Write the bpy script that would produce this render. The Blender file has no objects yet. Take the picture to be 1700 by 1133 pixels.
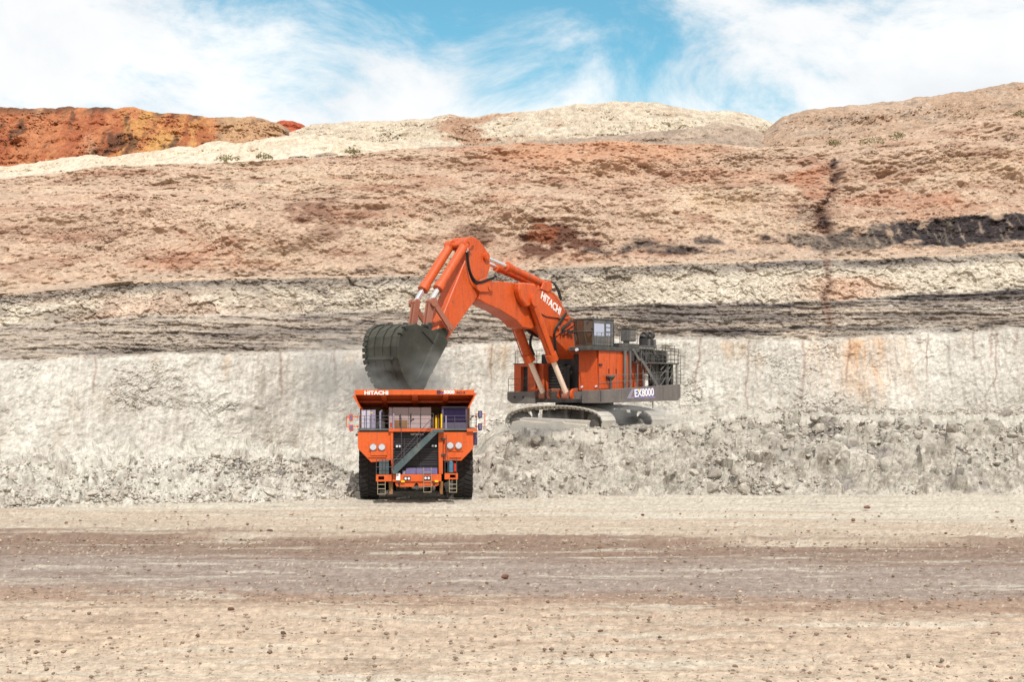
import bpy, bmesh, math, random
import numpy as np
from mathutils import Vector, Matrix
R = math.radians
# ---------------------------------------------------------------- camera, sky, sun, exposure
scene = bpy.context.scene
COL = scene.collection
F = 2361.1; HZ = 665.0; CH = 7.0          # focal length in photo pixels, horizon row, camera height
cam_d = bpy.data.cameras.new('camera'); cam = bpy.data.objects.new('camera', cam_d); COL.objects.link(cam)
cam.location = (0, 0, CH); cam.rotation_euler = (R(90), 0, 0)
cam_d.lens = 50; cam_d.sensor_width = 36; cam_d.shift_y = 98.5/1700; cam_d.clip_end = 6000; cam_d.clip_start = 0.5
scene.camera = cam
scene.render.engine = 'CYCLES'
scene.view_settings.view_transform = 'Standard'; scene.view_settings.look = 'None'
scene.view_settings.gamma = 1; scene.view_settings.use_curve_mapping = False
scene.view_settings.exposure = 0.06
SUN_EL, SUN_AZ = 46, 169                   # azimuth clockwise from +Y (into the picture): behind the camera, a little right
world = bpy.data.worlds.new('World'); scene.world = world; world.use_nodes = True

def build_world():
    nt = world.node_tree; nt.nodes.clear(); N = nt.nodes.new; L = nt.links.new
    out = N('ShaderNodeOutputWorld'); bg = N('ShaderNodeBackground'); bg.inputs['Strength'].default_value = 0.14
    sky = N('ShaderNodeTexSky'); sky.sky_type = 'NISHITA'; sky.sun_disc = False
    sky.sun_elevation = R(SUN_EL); sky.sun_rotation = R(SUN_AZ); sky.altitude = 300
    sky.air_density = 1.0; sky.dust_density = 0.6; sky.ozone_density = 1.2
    tint = N('ShaderNodeMix'); tint.data_type = 'RGBA'; tint.blend_type = 'MULTIPLY'; tint.inputs[0].default_value = 1
    tint.inputs[7].default_value = (0.58, 1.0, 0.92, 1); L(sky.outputs[0], tint.inputs[6])
    tc = N('ShaderNodeTexCoord')
    sep = N('ShaderNodeSeparateXYZ'); L(tc.outputs['Generated'], sep.inputs[0])
    def M(op, a, b=None, c=None, clamp=False):
        n = N('ShaderNodeMath'); n.operation = op; n.use_clamp = clamp
        for i, v in enumerate((a, b, c)):
            if v is None: continue
            if isinstance(v, (int, float)): n.inputs[i].default_value = v
            else: L(v, n.inputs[i])
        return n.outputs[0]
    # project on a flat cloud deck
    zz = M('MAXIMUM', M('ADD', sep.outputs[2], 0.10), 0.05)
    u = M('DIVIDE', sep.outputs[0], zz); v = M('DIVIDE', sep.outputs[1], zz)
    comb = N('ShaderNodeCombineXYZ'); L(u, comb.inputs[0]); L(v, comb.inputs[1])
    def noise(scale, detail, rough, off, dist=0.0, vec=None, sc=(1,1,1)):
        mp = N('ShaderNodeMapping'); mp.inputs['Location'].default_value = off; mp.inputs['Scale'].default_value = sc
        L(vec or comb.outputs[0], mp.inputs[0])
        n = N('ShaderNodeTexNoise'); n.inputs['Scale'].default_value = scale; n.inputs['Detail'].default_value = detail
        n.inputs['Roughness'].default_value = rough; n.inputs['Distortion'].default_value = dist
        L(mp.outputs[0], n.inputs['Vector']); return n.outputs[0]
    n1 = noise(6.5, 12, 0.64, (1.3, 4.2, 0.4), 0.5, tc.outputs['Generated'], (1, 1, 1.9))
    n2 = noise(0.55, 4, 0.5, (7.7, 0.4, 0), 0.3)
    # a broad gap in the cloud over the pit, elsewhere plain broken cloud
    dx = M('SUBTRACT', sep.outputs[0], M('ADD', -0.035, M('MULTIPLY', M('SUBTRACT', 0.27, sep.outputs[2]), 0.75)))
    dx = M('DIVIDE', dx, 0.165)
    dz = M('DIVIDE', M('SUBTRACT', sep.outputs[2], 0.29), 0.095)
    gap = M('POWER', 2.718, M('MULTIPLY', M('ADD', M('MULTIPLY', dx, dx), M('MULTIPLY', dz, dz)), -1.0))
    cov = M('ADD', M('ADD', M('MULTIPLY', M('ADD', n1, -.5), 2.3), .66), M('MULTIPLY', n2, 0.45))
    cov = M('SUBTRACT', cov, M('MULTIPLY', gap, 1.18))
    mr = N('ShaderNodeMapRange'); mr.interpolation_type = 'SMOOTHSTEP'
    L(cov, mr.inputs[0]); mr.inputs[1].default_value = 0.10; mr.inputs[2].default_value = 0.78
    front = noise(5.0, 8, 0.55, (0, 0, 0), 0.2, tc.outputs['Generated'])
    cc = N('ShaderNodeMix'); cc.data_type = 'RGBA'
    cc.inputs[6].default_value = (5.2, 5.5, 5.9, 1); cc.inputs[7].default_value = (7.6, 7.6, 7.5, 1)
    fr = M('MULTIPLY_ADD', front, 3.0, -0.9, clamp=True); L(fr, cc.inputs[0])
    mix = N('ShaderNodeMix'); mix.data_type = 'RGBA'; L(mr.outputs[0], mix.inputs[0])
    L(tint.outputs[2], mix.inputs[6]); L(cc.outputs[2], mix.inputs[7])
    L(mix.outputs[2], bg.inputs[0]); L(bg.outputs[0], out.inputs[0])
build_world()
sun_d = bpy.data.lights.new('sun', 'SUN'); sun = bpy.data.objects.new('sun', sun_d); COL.objects.link(sun)
sun_d.energy = 3.9; sun_d.angle = R(0.55); sun_d.color = (1.0, 0.965, 0.925)
_az, _el = R(SUN_AZ), R(SUN_EL)
SUNV = Vector((math.sin(_az)*math.cos(_el), math.cos(_az)*math.cos(_el), math.sin(_el)))
sun.rotation_euler = SUNV.to_track_quat('Z', 'Y').to_euler(); sun.location = (30, -30, 80)

# ---------------------------------------------------------------- helpers: tags, noise, materials
def tag(o, label=None, cat=None, group=None, kind=None):
    if label: o['label'] = label
    if cat: o['category'] = cat
    if group: o['group'] = group
    if kind: o['kind'] = kind
    return o
def srgb(r, g, b):
    f = lambda v: (v/255/12.92) if v/255 <= .04045 else ((v/255+.055)/1.055)**2.4
    return np.array([f(r), f(g), f(b)])
def _h(ix, iy, s):
    h = (ix.astype(np.int64)*374761393 + iy.astype(np.int64)*668265263 + s*2147483647*3) & 0xffffffff
    h = ((h ^ (h >> 13))*1274126177) & 0xffffffff
    h = ((h ^ (h >> 15))*2246822519) & 0xffffffff
    return (h ^ (h >> 16)) & 0xffffffff
def perlin(x, y, s=0):
    xi = np.floor(x); yi = np.floor(y); fx = x-xi; fy = y-yi
    ux = fx*fx*fx*(fx*(fx*6-15)+10); uy = fy*fy*fy*(fy*(fy*6-15)+10)
    def g(dx, dy):
        a = _h(xi+dx, yi+dy, s).astype(np.float64)*(2*math.pi/4294967296.0)
        return np.cos(a)*(fx-dx)+np.sin(a)*(fy-dy)
    a = g(0, 0); b = g(1, 0); c = g(0, 1); d = g(1, 1)
    return ((a+(b-a)*ux)+((c+(d-c)*ux)-(a+(b-a)*ux))*uy)*1.5
def fbm(x, y, s=0, o=5, r=.5, l=2.03):
    t = 0; a = 1
    for i in range(o):
        t = t+a*perlin(x, y, s+i*17); x = x*l+3.1; y = y*l+1.7; a *= r
    return t
def ridged(x, y, s=0, o=4, r=.5):
    t = 0; a = 1
    for i in range(o):
        t = t+a*(1-2*np.abs(perlin(x, y, s+i*17))); x = x*2.1+3.1; y = y*2.1+1.7; a *= r
    return t
def worley(x, y, s=0):
    xi = np.floor(x); yi = np.floor(y)
    f1 = np.full(x.shape, 9.); f2 = np.full(x.shape, 9.); cid = np.zeros(x.shape)
    for dx in (-1, 0, 1):
        for dy in (-1, 0, 1):
            h = _h(xi+dx, yi+dy, s); h2 = _h(xi+dx, yi+dy, s+991)
            px = xi+dx+h/4294967296.0; py = yi+dy+h2/4294967296.0
            d = np.sqrt((px-x)**2+(py-y)**2); near = d < f1
            f2 = np.where(near, f1, np.minimum(f2, d)); cid = np.where(near, (h ^ h2)/4294967296.0, cid); f1 = np.where(near, d, f1)
    return f1, f2, cid
def chips(x, y, s, amp):
    # broken rock: small cells with their own heights, the breaks between them sharp
    w = fbm(x*1.1, y*1.1, s, 3)*.5; t = 0
    for k, (f, a) in enumerate(((1.3, .20), (2.9, .13), (5.5, .07))):
        f1, f2, c = worley(x*f+w, y*f*1.25+w, s+k*5); t = t+(c-.5)*a*2*ss(.0, .18, f2-f1)-a*.8*ss(.10, 0, f2-f1)
    return t*amp*(.45+.75*ss(-.3, .4, fbm(x*.15, y*.2, s+31, 3)))
def ss(a, b, x):
    t = np.clip((x-a)/(b-a), 0, 1); return t*t*(3-2*t)
def curve(pts):
    xs, ys = zip(*pts); xs = np.array(xs, float); ys = np.array(ys, float)
    def f(x):
        x = np.asarray(x, float); y = np.interp(x, xs, ys); w = 14.0   # soften the corners
        return (np.interp(x-w, xs, ys)+2*y+np.interp(x+w, xs, ys))/4
    return f
def mixc(c, col, m):
    m = np.clip(m, 0, 1)[..., None]; return c*(1-m)+np.asarray(col)*m

MATS = {}
def node_mat(name, rough=.9, spec=.2):
    m = bpy.data.materials.new(name); m.use_nodes = True; nt = m.node_tree; b = nt.nodes['Principled BSDF']
    b.inputs['Roughness'].default_value = rough; b.inputs['Specular IOR Level'].default_value = spec
    MATS[name] = m; return m, nt, b
def earth_mat(name, sc=6.0, amt=.35, bump=.5, dist=.08, stretch=(1, 1, 1), fine=30.0):
    """base colour from the mesh's mineral colours, broken up by grain; bump for grit"""
    m, nt, b = node_mat(name, .95, .1); N = nt.nodes.new; L = nt.links.new
    at = N('ShaderNodeAttribute'); at.attribute_name = 'mineral'
    geo = N('ShaderNodeNewGeometry'); mp = N('ShaderNodeMapping'); mp.inputs['Scale'].default_value = stretch
    L(geo.outputs['Position'], mp.inputs[0])
    n1 = N('ShaderNodeTexNoise'); n1.inputs['Scale'].default_value = sc; n1.inputs['Detail'].default_value = 6; n1.inputs['Roughness'].default_value = .7
    n2 = N('ShaderNodeTexNoise'); n2.inputs['Scale'].default_value = sc*.13; n2.inputs['Detail'].default_value = 3
    L(mp.outputs[0], n1.inputs['Vector']); L(mp.outputs[0], n2.inputs['Vector'])
    mr = N('ShaderNodeMapRange'); L(n1.outputs[0], mr.inputs[0]); mr.inputs[1].default_value = .3; mr.inputs[2].default_value = .7
    mr.inputs[3].default_value = 1-amt; mr.inputs[4].default_value = 1+amt
    mr2 = N('ShaderNodeMapRange'); L(n2.outputs[0], mr2.inputs[0]); mr2.inputs[1].default_value = .3; mr2.inputs[2].default_value = .7
    mr2.inputs[3].default_value = 1-amt*.4; mr2.inputs[4].default_value = 1+amt*.4
    mul = N('ShaderNodeMath'); mul.operation = 'MULTIPLY'; L(mr.outputs[0], mul.inputs[0]); L(mr2.outputs[0], mul.inputs[1])
    vm = N('ShaderNodeVectorMath'); vm.operation = 'SCALE'; L(at.outputs['Color'], vm.inputs[0]); L(mul.outputs[0], vm.inputs['Scale'])
    L(vm.outputs[0], b.inputs['Base Color'])
    vo = N('ShaderNodeTexVoronoi'); vo.inputs['Scale'].default_value = sc*.8; L(mp.outputs[0], vo.inputs['Vector'])
    n3 = N('ShaderNodeTexNoise'); n3.inputs['Scale'].default_value = fine; n3.inputs['Detail'].default_value = 4; L(mp.outputs[0], n3.inputs['Vector'])
    ad = N('ShaderNodeMath'); ad.operation = 'MULTIPLY_ADD'; L(vo.outputs['Distance'], ad.inputs[0]); ad.inputs[1].default_value = -.7; L(n1.outputs[0], ad.inputs[2])
    ad2 = N('ShaderNodeMath'); ad2.operation = 'MULTIPLY_ADD'; L(n3.outputs[0], ad2.inputs[0]); ad2.inputs[1].default_value = .35; L(ad.outputs[0], ad2.inputs[2])
    bp = N('ShaderNodeBump'); bp.inputs['Strength'].default_value = bump; bp.inputs['Distance'].default_value = dist
    L(ad2.outputs[0], bp.inputs['Height']); L(bp.outputs[0], b.inputs['Normal'])
    return m
earth_mat('rock_face', 1.9, .22, .45, .12, (1, 1, 1.4), 7)
earth_mat('spoil', 2.5, .22, .9, .22, (1, 1, 1), 9)
earth_mat('rubble', 3.5, .20, .8, .12, (1, 1, 1), 14)
earth_mat('dirt_road', 7, .16, .7, .05, (.45, 1, 1), 40)

def mesh_from_grid(name, P, C, mat, label=None, kind='structure', smooth=True):
    nx, ny = P.shape[:2]
    me = bpy.data.meshes.new(name); me.vertices.add(nx*ny); me.vertices.foreach_set('co', P.reshape(-1).astype(np.float32))
    i = np.arange(nx*ny).reshape(nx, ny)
    q = np.stack([i[:-1, :-1], i[1:, :-1], i[1:, 1:], i[:-1, 1:]], -1).reshape(-1, 4)
    me.loops.add(q.size); me.loops.foreach_set('vertex_index', q.reshape(-1).astype(np.int32))
    me.polygons.add(len(q)); me.polygons.foreach_set('loop_start', (np.arange(len(q))*4).astype(np.int32))
    me.polygons.foreach_set('loop_total', np.full(len(q), 4, np.int32))
    me.polygons.foreach_set('use_smooth', np.full(len(q), smooth and mat == 'dirt_road'))
    me.update(calc_edges=True)
    ca = me.color_attributes.new('mineral', 'FLOAT_COLOR', 'POINT')
    c4 = np.ones((nx*ny, 4), np.float32); c4[:, :3] = np.clip(C.reshape(-1, 3), .005, .95); ca.data.foreach_set('color', c4.reshape(-1))
    me.materials.append(MATS[mat])
    o = bpy.data.objects.new(name, me); COL.objects.link(o); tag(o, label, None, None, kind)
    return o
def px_array(n, x0=-40, x1=1740, xa=-1500, xb=3200, ne=40):
    a = np.linspace(0, 1, ne+1)[:-1]; l = xa+(x0-xa)*(1-(1-a)**2); r = x1+(xb-x1)*(np.linspace(0, 1, ne+1)[1:]**2)
    return np.concatenate([l, np.linspace(x0, x1, n), r])
def section(pxs, ctrl, counts):
    """ctrl: list of (distance array, height array) per section point; returns X,Y,Z grids plus section coordinate"""
    Ys, Zs, Vs = [], [], []
    for k in range(len(ctrl)-1):
        n = counts[k]; t = np.linspace(0, 1, n+1)[:-1] if k < len(ctrl)-2 else np.linspace(0, 1, n+1)
        (d0, z0), (d1, z1) = ctrl[k], ctrl[k+1]
        Ys.append(d0[:, None]*(1-t)+d1[:, None]*t); Zs.append(z0[:, None]*(1-t)+z1[:, None]*t); Vs.append(np.broadcast_to(k+t, (len(pxs), len(t))))
    Y = np.concatenate(Ys, 1); Z = np.concatenate(Zs, 1); V = np.concatenate(Vs, 1)
    X = (pxs[:, None]-850)/F*Y
    return X, Y, Z, V
def smooth_cols(A, n):
    for _ in range(n):
        B = A.copy(); B[:, 1:-1] = (A[:, :-2]+2*A[:, 1:-1]+A[:, 2:])/4; A = B
    return A
def pushed(X, Y, Z, D):
    """displace along the local surface normal"""
    P = np.stack([X, Y, Z], -1); du = np.gradient(P, axis=0); dv = np.gradient(P, axis=1)
    n = np.cross(du, dv); n /= (np.linalg.norm(n, axis=-1, keepdims=True)+1e-9)
    return P+n*D[..., None], n
def pushed_out(X, Y, Z, D):
    return np.stack([X, Y-D, Z], -1)
def arc(Y, Z):
    d = np.sqrt(np.diff(Y, axis=1)**2+np.diff(Z, axis=1)**2); return np.concatenate([np.zeros((len(Y), 1)), np.cumsum(d, 1)], 1)+Z[:, :1]
def bumps(x, y, s, thr):
    # scattered stones standing proud of a finer matrix
    t = 0
    for k, (f, a) in enumerate(((1.0, .30), (2.2, .17), (4.2, .09))):
        f1, f2, c = worley(x*f, y*f*1.3, s+k*5); t = t+(c > thr)*ss(.50, .22, f1)*a*(.4+c)
    return t
def zpy(py, d): return CH+(HZ-py)*d/F

# ---------------------------------------------------------------- mineral colours (albedo)
WHITE = srgb(179, 173, 163); PALE = srgb(172, 161, 144); GREY = srgb(138, 128, 118); DARK = srgb(92, 85, 82); COAL = srgb(52, 49, 52)
TAN = srgb(174, 148, 126); RUST = srgb(162, 98, 68); ORANGE = srgb(183, 128, 88); BROWN = srgb(120, 88, 74); SAND = srgb(190, 168, 142)

# ---------------------------------------------------------------- ground
toe_d = curve([(-1500, 80), (-300, 86), (0, 91), (150, 94), (350, 96.5), (600, 99), (760, 101), (850, 102.5), (1100, 104), (1300, 105), (1500, 106), (1700, 107), (3200, 112)])
def build_ground():
    pxs = px_array(760, ne=18)
    pyr = np.concatenate([[2600, 1700, 1350, 1220], np.linspace(1165, 770, 360), [745, 720, 700, 690, 683]])
    Y = (CH*F/(pyr-HZ))[None, :]*np.ones((len(pxs), 1)); X = (pxs[:, None]-850)/F*Y; Z = np.zeros_like(X)
    PXg = pxs[:, None]*np.ones_like(Y); PY = pyr[None, :]*np.ones_like(Y)
    lane = fbm(X*.03, Y*.30, 5, 4)*.10+fbm(X*.12, Y*.7, 8, 4)*.05
    f1, f2, cid = worley(X*2.2, Y*2.2, 3); stones = np.clip(.28-f1, 0, 1)*(cid > .86)*.5*ss(-.1, .5, fbm(X*.15, Y*.4, 77, 3))
    near = ss(70, 45, Y)
    Z += lane + fbm(X*.9, Y*1.6, 9, 4)*.03*(1+near) + stones*.35
    Z += ss(toe_d(PXg)-4, toe_d(PXg)+6, Y)*.25 - .1
    rut = np.zeros_like(X)
    for k, (y0, sl, am) in enumerate(((60.5, .012, 1), (62.6, .012, 1), (55.2, -.02, .8), (57.0, -.02, .8), (80.5, .015, .7), (82.4, .015, .7), (45.5, .03, .6), (47.0, .03, .6), (66.8, -.01, .7), (68.6, -.01, .7))):
        yc = y0+sl*X+perlin(X*.03+k//2*7, X*0, 90+k//2)*1.6; g = np.exp(-((Y-yc)/.34)**4)*am*ss(-.5, .1, fbm(X*.06, X*0+k//2*3.3, 95, 3)); rut = np.maximum(rut, g*(.65+.35*np.sign(np.sin((X+.5*np.abs(Y-yc))*11))))
    Z -= rut*.045
    # windrow of loose dirt beside the haul lane
    yw = 72-.0012*(PXg-850) + perlin(X*.05, Y*0, 4)*.8
    Z += np.exp(-((Y-yw)/1.3)**2)*(.16+.14*np.clip(fbm(X*.8, Y*.8, 12, 4)+.2, 0, 1))
    q = PY + fbm(X*.05, Y*.25, 21, 5, .6)*14 + (PXg-850)*-.010
    C = np.zeros(X.shape+(3,)); C[:] = srgb(182, 173, 157)
    C = mixc(C, srgb(172, 156, 138), ss(846, 858, q))
    C = mixc(C, srgb(172, 158, 140), ss(866, 880, q)*.7)
    C = mixc(C, srgb(128, 108, 94), ss(880, 902, q))
    C = mixc(C, srgb(140, 126, 116), ss(908, 936, q))
    C = mixc(C, srgb(146, 122, 104), ss(968, 990, q)*.9)
    C = mixc(C, srgb(174, 155, 135), ss(982, 1024, q))
    C = mixc(C, srgb(180, 158, 134), ss(1020, 1060, q)*ss(700, 0, PXg)*.6)
    C = mixc(C, srgb(180, 163, 143), ss(1060, 1100, q))
    st = fbm(X*.12, Y*1.0, 31, 5, .6)                      # drag marks of pale fines
    C = mixc(C, srgb(184, 176, 160), ss(.25, .75, st)*.6)
    C = mixc(C, srgb(118, 92, 76), ss(.25, .8, fbm(X*.10, Y*.8, 47, 5, .6))*.35*ss(860, 900, PY))
    C = mixc(C, srgb(120, 106, 94), ss(.25, .8, fbm(X*.06, Y*1.0, 41, 5, .6))*.35*ss(900, 840, PY))
    gr = fbm(X*3.0, Y*1.6, 55, 4, .85); C = C*(1+.20*gr[..., None])
    dirt = ss(.15, .6, fbm(X*.12, Y*.5, 57, 4)); rnd_ = _h(np.arange(X.size).reshape(X.shape), np.zeros(X.shape), 5)/4294967296.0
    C = mixc(C, srgb(112, 88, 72), (rnd_ > .985-.03*dirt)*.55); C = mixc(C, srgb(206, 194, 174), (rnd_ < .015+.03*dirt)*.5)
    C = mixc(C, srgb(160, 148, 136), rut*.30)
    P = np.stack([X, Y, Z], -1)
    mesh_from_grid('ground', P, C, 'dirt_road', 'beige dirt haul road with a darker graded lane across the pit floor')
    # the land goes on to the horizon
    s = 4000; bm = bmesh.new()
    vs = [bm.verts.new(p) for p in ((-s, -s, -.6), (s, -s, -.6), (s, s, -.6), (-s, s, -.6))]; bm.faces.new(vs)
    me = bpy.data.meshes.new('terrain'); bm.to_mesh(me); bm.free()
    ca = me.color_attributes.new('mineral', 'FLOAT_COLOR', 'POINT')
    for d in ca.data: d.color = (*srgb(185, 165, 142), 1)
    me.materials.append(MATS['dirt_road']); o = bpy.data.objects.new('terrain', me); COL.objects.link(o); tag(o, kind='structure')
build_ground()

# ---------------------------------------------------------------- lower rock face
crest_py = curve([(-1500, 500), (-100, 490), (0, 487), (110, 480), (190, 468), (300, 461), (450, 459), (700, 456), (850, 447), (1000, 440), (1150, 436), (1300, 430), (1500, 426), (1700, 416), (1900, 410), (3200, 400)])
low_d = curve([(-1500, 100), (-200, 106), (0, 110), (400, 118), (700, 130), (900, 139), (1200, 141), (1700, 140), (3200, 142)])
b1 = curve([(-200, 548), (0, 540), (130, 535), (230, 527), (330, 528), (450, 524), (600, 517), (700, 520), (900, 512), (1050, 506), (1300, 503), (1420, 498), (1550, 488), (1700, 478), (1900, 470)])
b2 = curve([(-200, 600), (0, 598), (130, 592), (230, 590), (350, 588), (450, 585), (600, 575), (750, 572), (900, 565), (1050, 560), (1300, 562), (1420, 560), (1550, 552), (1700, 545), (1900, 540)])
def build_lower():
    pxs = px_array(1120, ne=16)
    d0 = low_d(pxs); zb = np.zeros_like(pxs)-1
    dc = d0+9; zc = zpy(crest_py(pxs), dc)
    dm = d0+4.2; zm = zb+(zc-zb)*.62
    X, Y, Z, V = section(pxs, [(d0, zb), (dm, zm), (dc, zc), (dc+.6, zc+.1), (dc+10, zc+.4)], [145, 165, 3, 8])
    Y = smooth_cols(Y, 20)
    PX = pxs[:, None]*np.ones_like(Y); PY = HZ-(Z-CH)*F/Y
    B1 = b1(PX); B2 = b2(PX); CR = crest_py(PX)
    wig = fbm(X*.12, Z*.3, 3, 4)
    q = PY+wig*4
    layer = ss(B1-4, B1+4, q)*ss(B2+6, B2-6, q)            # dark banded strata
    top = ss(B1+3, B1-5, q); low = ss(B2-3, B2+12, q)
    facew = ss(0, .12, V)*ss(2.03, 1.97, V)
    D = fbm(X*.035, Z*.05, 11, 4)*1.6+fbm(X*.16, Z*.12, 14, 4)*.55
    # white beds: tooth marks of the bucket, blocky spalls
    gouge = ridged(X*.55, Z*.07, 17, 3, .55)
    spall1, spall2, sc = worley(X*.34+fbm(X*.3, Z*.3, 19, 3)*.6, Z*.26+fbm(X*.3, Z*.3, 23, 3)*.6, 29)
    D += low*(gouge*.13+ridged(X*1.3+fbm(X*.2, Z*.1, 18, 2), Z*.16, 20, 2)*.07+(sc-.5)*.26*ss(.0, .2, spall2-spall1)+fbm(X*.9, Z*.5, 31, 5, .6)*.08)
    # banded strata: ledges
    led = perlin(X*.05+7, Z*1.7+wig*.7, 37)+.6*perlin(X*.16, Z*4.2+wig, 41); 
    blk1, blk2, bc = worley(X*.9+(np.floor(Z*2.2)*.37), Z*2.2, 43)
    D += layer*(np.sign(led)*np.abs(led)**.7*.26+(bc-.5)*.28+fbm(X*1.1, Z*2.6, 45, 4, .6)*.18)
    # upper blocky bed
    tb1, tb2, tc_ = worley(X*.42+fbm(X*.6, Z*.6, 47, 3)*.4, Z*.85+fbm(X*.6, Z*.6, 49, 3)*.3, 51)
    D += top*((tc_-.5)*.55*ss(0, .08, tb2-tb1)-.12*ss(.06, 0, tb2-tb1)*ss(-.1, .3, fbm(X*.3, Z*.5, 54, 3))+fbm(X*1.4, Z*1.8, 53, 4, .6)*.16)
    D += chips(X, Z, 57, 1.0)*(.15+.6*top*(1-.6*ss(950, 1200, PX))+.25*layer+.6*low*ss(.15, .6, fbm(X*.08, Z*.12, 58, 3)))+bumps(X, Z, 60, .85)*(.22*low+.9*top)
    P = pushed_out(X, Y, Z, D*facew)
    C = np.zeros(X.shape+(3,)); C[:] = WHITE
    # streaks down the white face
    stv = fbm(X*.9+fbm(X*.2, Z*.2, 59, 3)*.5, Z*.13, 61, 5, .65); stv2 = fbm(X*.22, Z*.05, 62, 4)
    C = mixc(C, PALE*.82, ss(-.1, .7, stv)*.6*low*ss(-.4, .4, fbm(X*.1, Z*.15, 64, 3)))
    C = mixc(C, srgb(196, 191, 181), ss(.0, .7, stv2)*.6*low)
    C = mixc(C, GREY, ss(.2, .8, fbm(X*1.8, Z*.12, 63, 5, .65))*.35*low*ss(-.2, .3, fbm(X*.12, Z*.1, 66, 3)))
    C = mixc(C, srgb(196, 150, 108), low*np.exp(-((PX-1435+wig*10)/62)**2)*ss(700, 600, PY)*(.25+.4*ss(-.3, .5, stv)))
    C = mixc(C, srgb(184, 146, 108), low*ss(.35, .9, fbm(X*.3, Z*.12, 65, 4))*.35*ss(B2+70, B2, PY))
    fis = np.zeros_like(X)
    for fx, w, y1 in ((161, 2.2, 650), (437, 1.6, 600), (470, 2.4, 660), (560, 2.5, 640), (1160, 2, 650), (1243, 1.8, 690), (1335, 2.5, 650), (1410, 2, 640), (1540, 1.6, 640), (1620, 2, 590), (1648, 2.2, 600), (1684, 2.4, 580), (1655, 1.5, 640), (815, 2, 640), (860, 1.6, 620)):
        fis = np.maximum(fis, np.exp(-((PX-fx-wig*5+(PY-600)*.05)/w)**2)*ss(y1+20, y1-20, PY)*ss(B2-4, B2+4, PY))
    C = mixc(C, BROWN, fis*.55)
    # banded strata
    g = mixc(np.broadcast_to(srgb(150, 138, 126), C.shape).copy(), srgb(172, 158, 142), ss(-.2, .5, led))
    g = mixc(g, srgb(132, 122, 115), ss(.1, .6, fbm(X*.1, Z*2.8+wig, 71, 4, .6)))
    g = mixc(g, DARK, ss(.1, .6, perlin(X*.03, Z*1.5+wig*.6, 73))*(.25+.45*ss(1000, 1150, PX)))
    g = mixc(g, WHITE, ss(.35, .8, fbm(X*.06, Z*1.6+wig*.5, 77, 4))*(.35+.45*ss(1350, 1500, PX)))
    g = mixc(g, srgb(166, 154, 140), .75*ss(1000, 800, PX)*ss(-.3, .3, fbm(X*.3, Z*2.2, 78, 4)))
    C = mixc(C, g, layer)
    edge = ss(-.5, .2, fbm(X*.12, Z*.3, 79, 4))
    C = mixc(C, COAL, np.exp(-((q-B1-4)/5)**2)*(.15+.6*ss(940, 1100, PX)+.25*ss(520, 560, PX)*ss(760, 700, PX))*edge)
    C = mixc(C, COAL, np.exp(-((q-B2+9)/7)**2)*(.45+.30*ss(940, 1100, PX)*ss(1400, 1200, PX)+.3*ss(1450, 1560, PX))*edge)
    C = mixc(C, DARK, np.exp(-((q-(B1+B2)/2)/9)**2)*ss(-.2, .5, fbm(X*.08, Z*.2, 83, 4))*.6)
    # top bed
    t = mixc(np.broadcast_to(srgb(170, 158, 142), C.shape).copy(), srgb(188, 178, 162), ss(.3, .8, tc_))
    t = mixc(t, srgb(150, 139, 126), ss(.15, .6, fbm(X*.3, Z*.8, 85, 4))*ss(1200, 900, PX)); t = mixc(t, srgb(190, 180, 164), ss(950, 1150, PX)*.8)
    t = mixc(t, srgb(186, 150, 126), ss(.2, .7, fbm(X*.05, Z*.1, 87, 3))*.5*ss(600, 100, PX)+np.exp(-((PX-1405)/70)**2)*.75*ss(452, 470, PY))
    t = mixc(t, GREY*.9, ss(CR+26, CR+10, q)*.8)
    t = mixc(t, DARK, ss(CR+17, CR+8, q)*ss(CR+1, CR+6, q)*ss(1000, 1150, PX)*.8*edge)
    t = mixc(t, DARK, ss(CR+14, CR+5, q)*.5*ss(700, 500, PX)*edge)
    C = mixc(C, t, top)
    C = mixc(C, srgb(178, 156, 134), ss(CR+6, CR+1, PY+wig*3))
    C = mixc(C, BROWN*.8, np.exp(-((PX-1374+wig*12)/6)**2)*ss(560, 530, PY)*.7)
    crack = ss(.07, 0, tb2-tb1)*top+ss(.05, 0, blk2-blk1)*layer*.5
    C = mixc(C, DARK*.7, crack*.14)
    C = C*(1+.20*fbm(X*2.5, Z*3.2, 91, 4, .8)[..., None])
    mesh_from_grid('lower_rock_face', P, C, 'rock_face', 'pale lower quarry face with a dark banded seam along its top')
    return dc, zc
build_lower()

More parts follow.
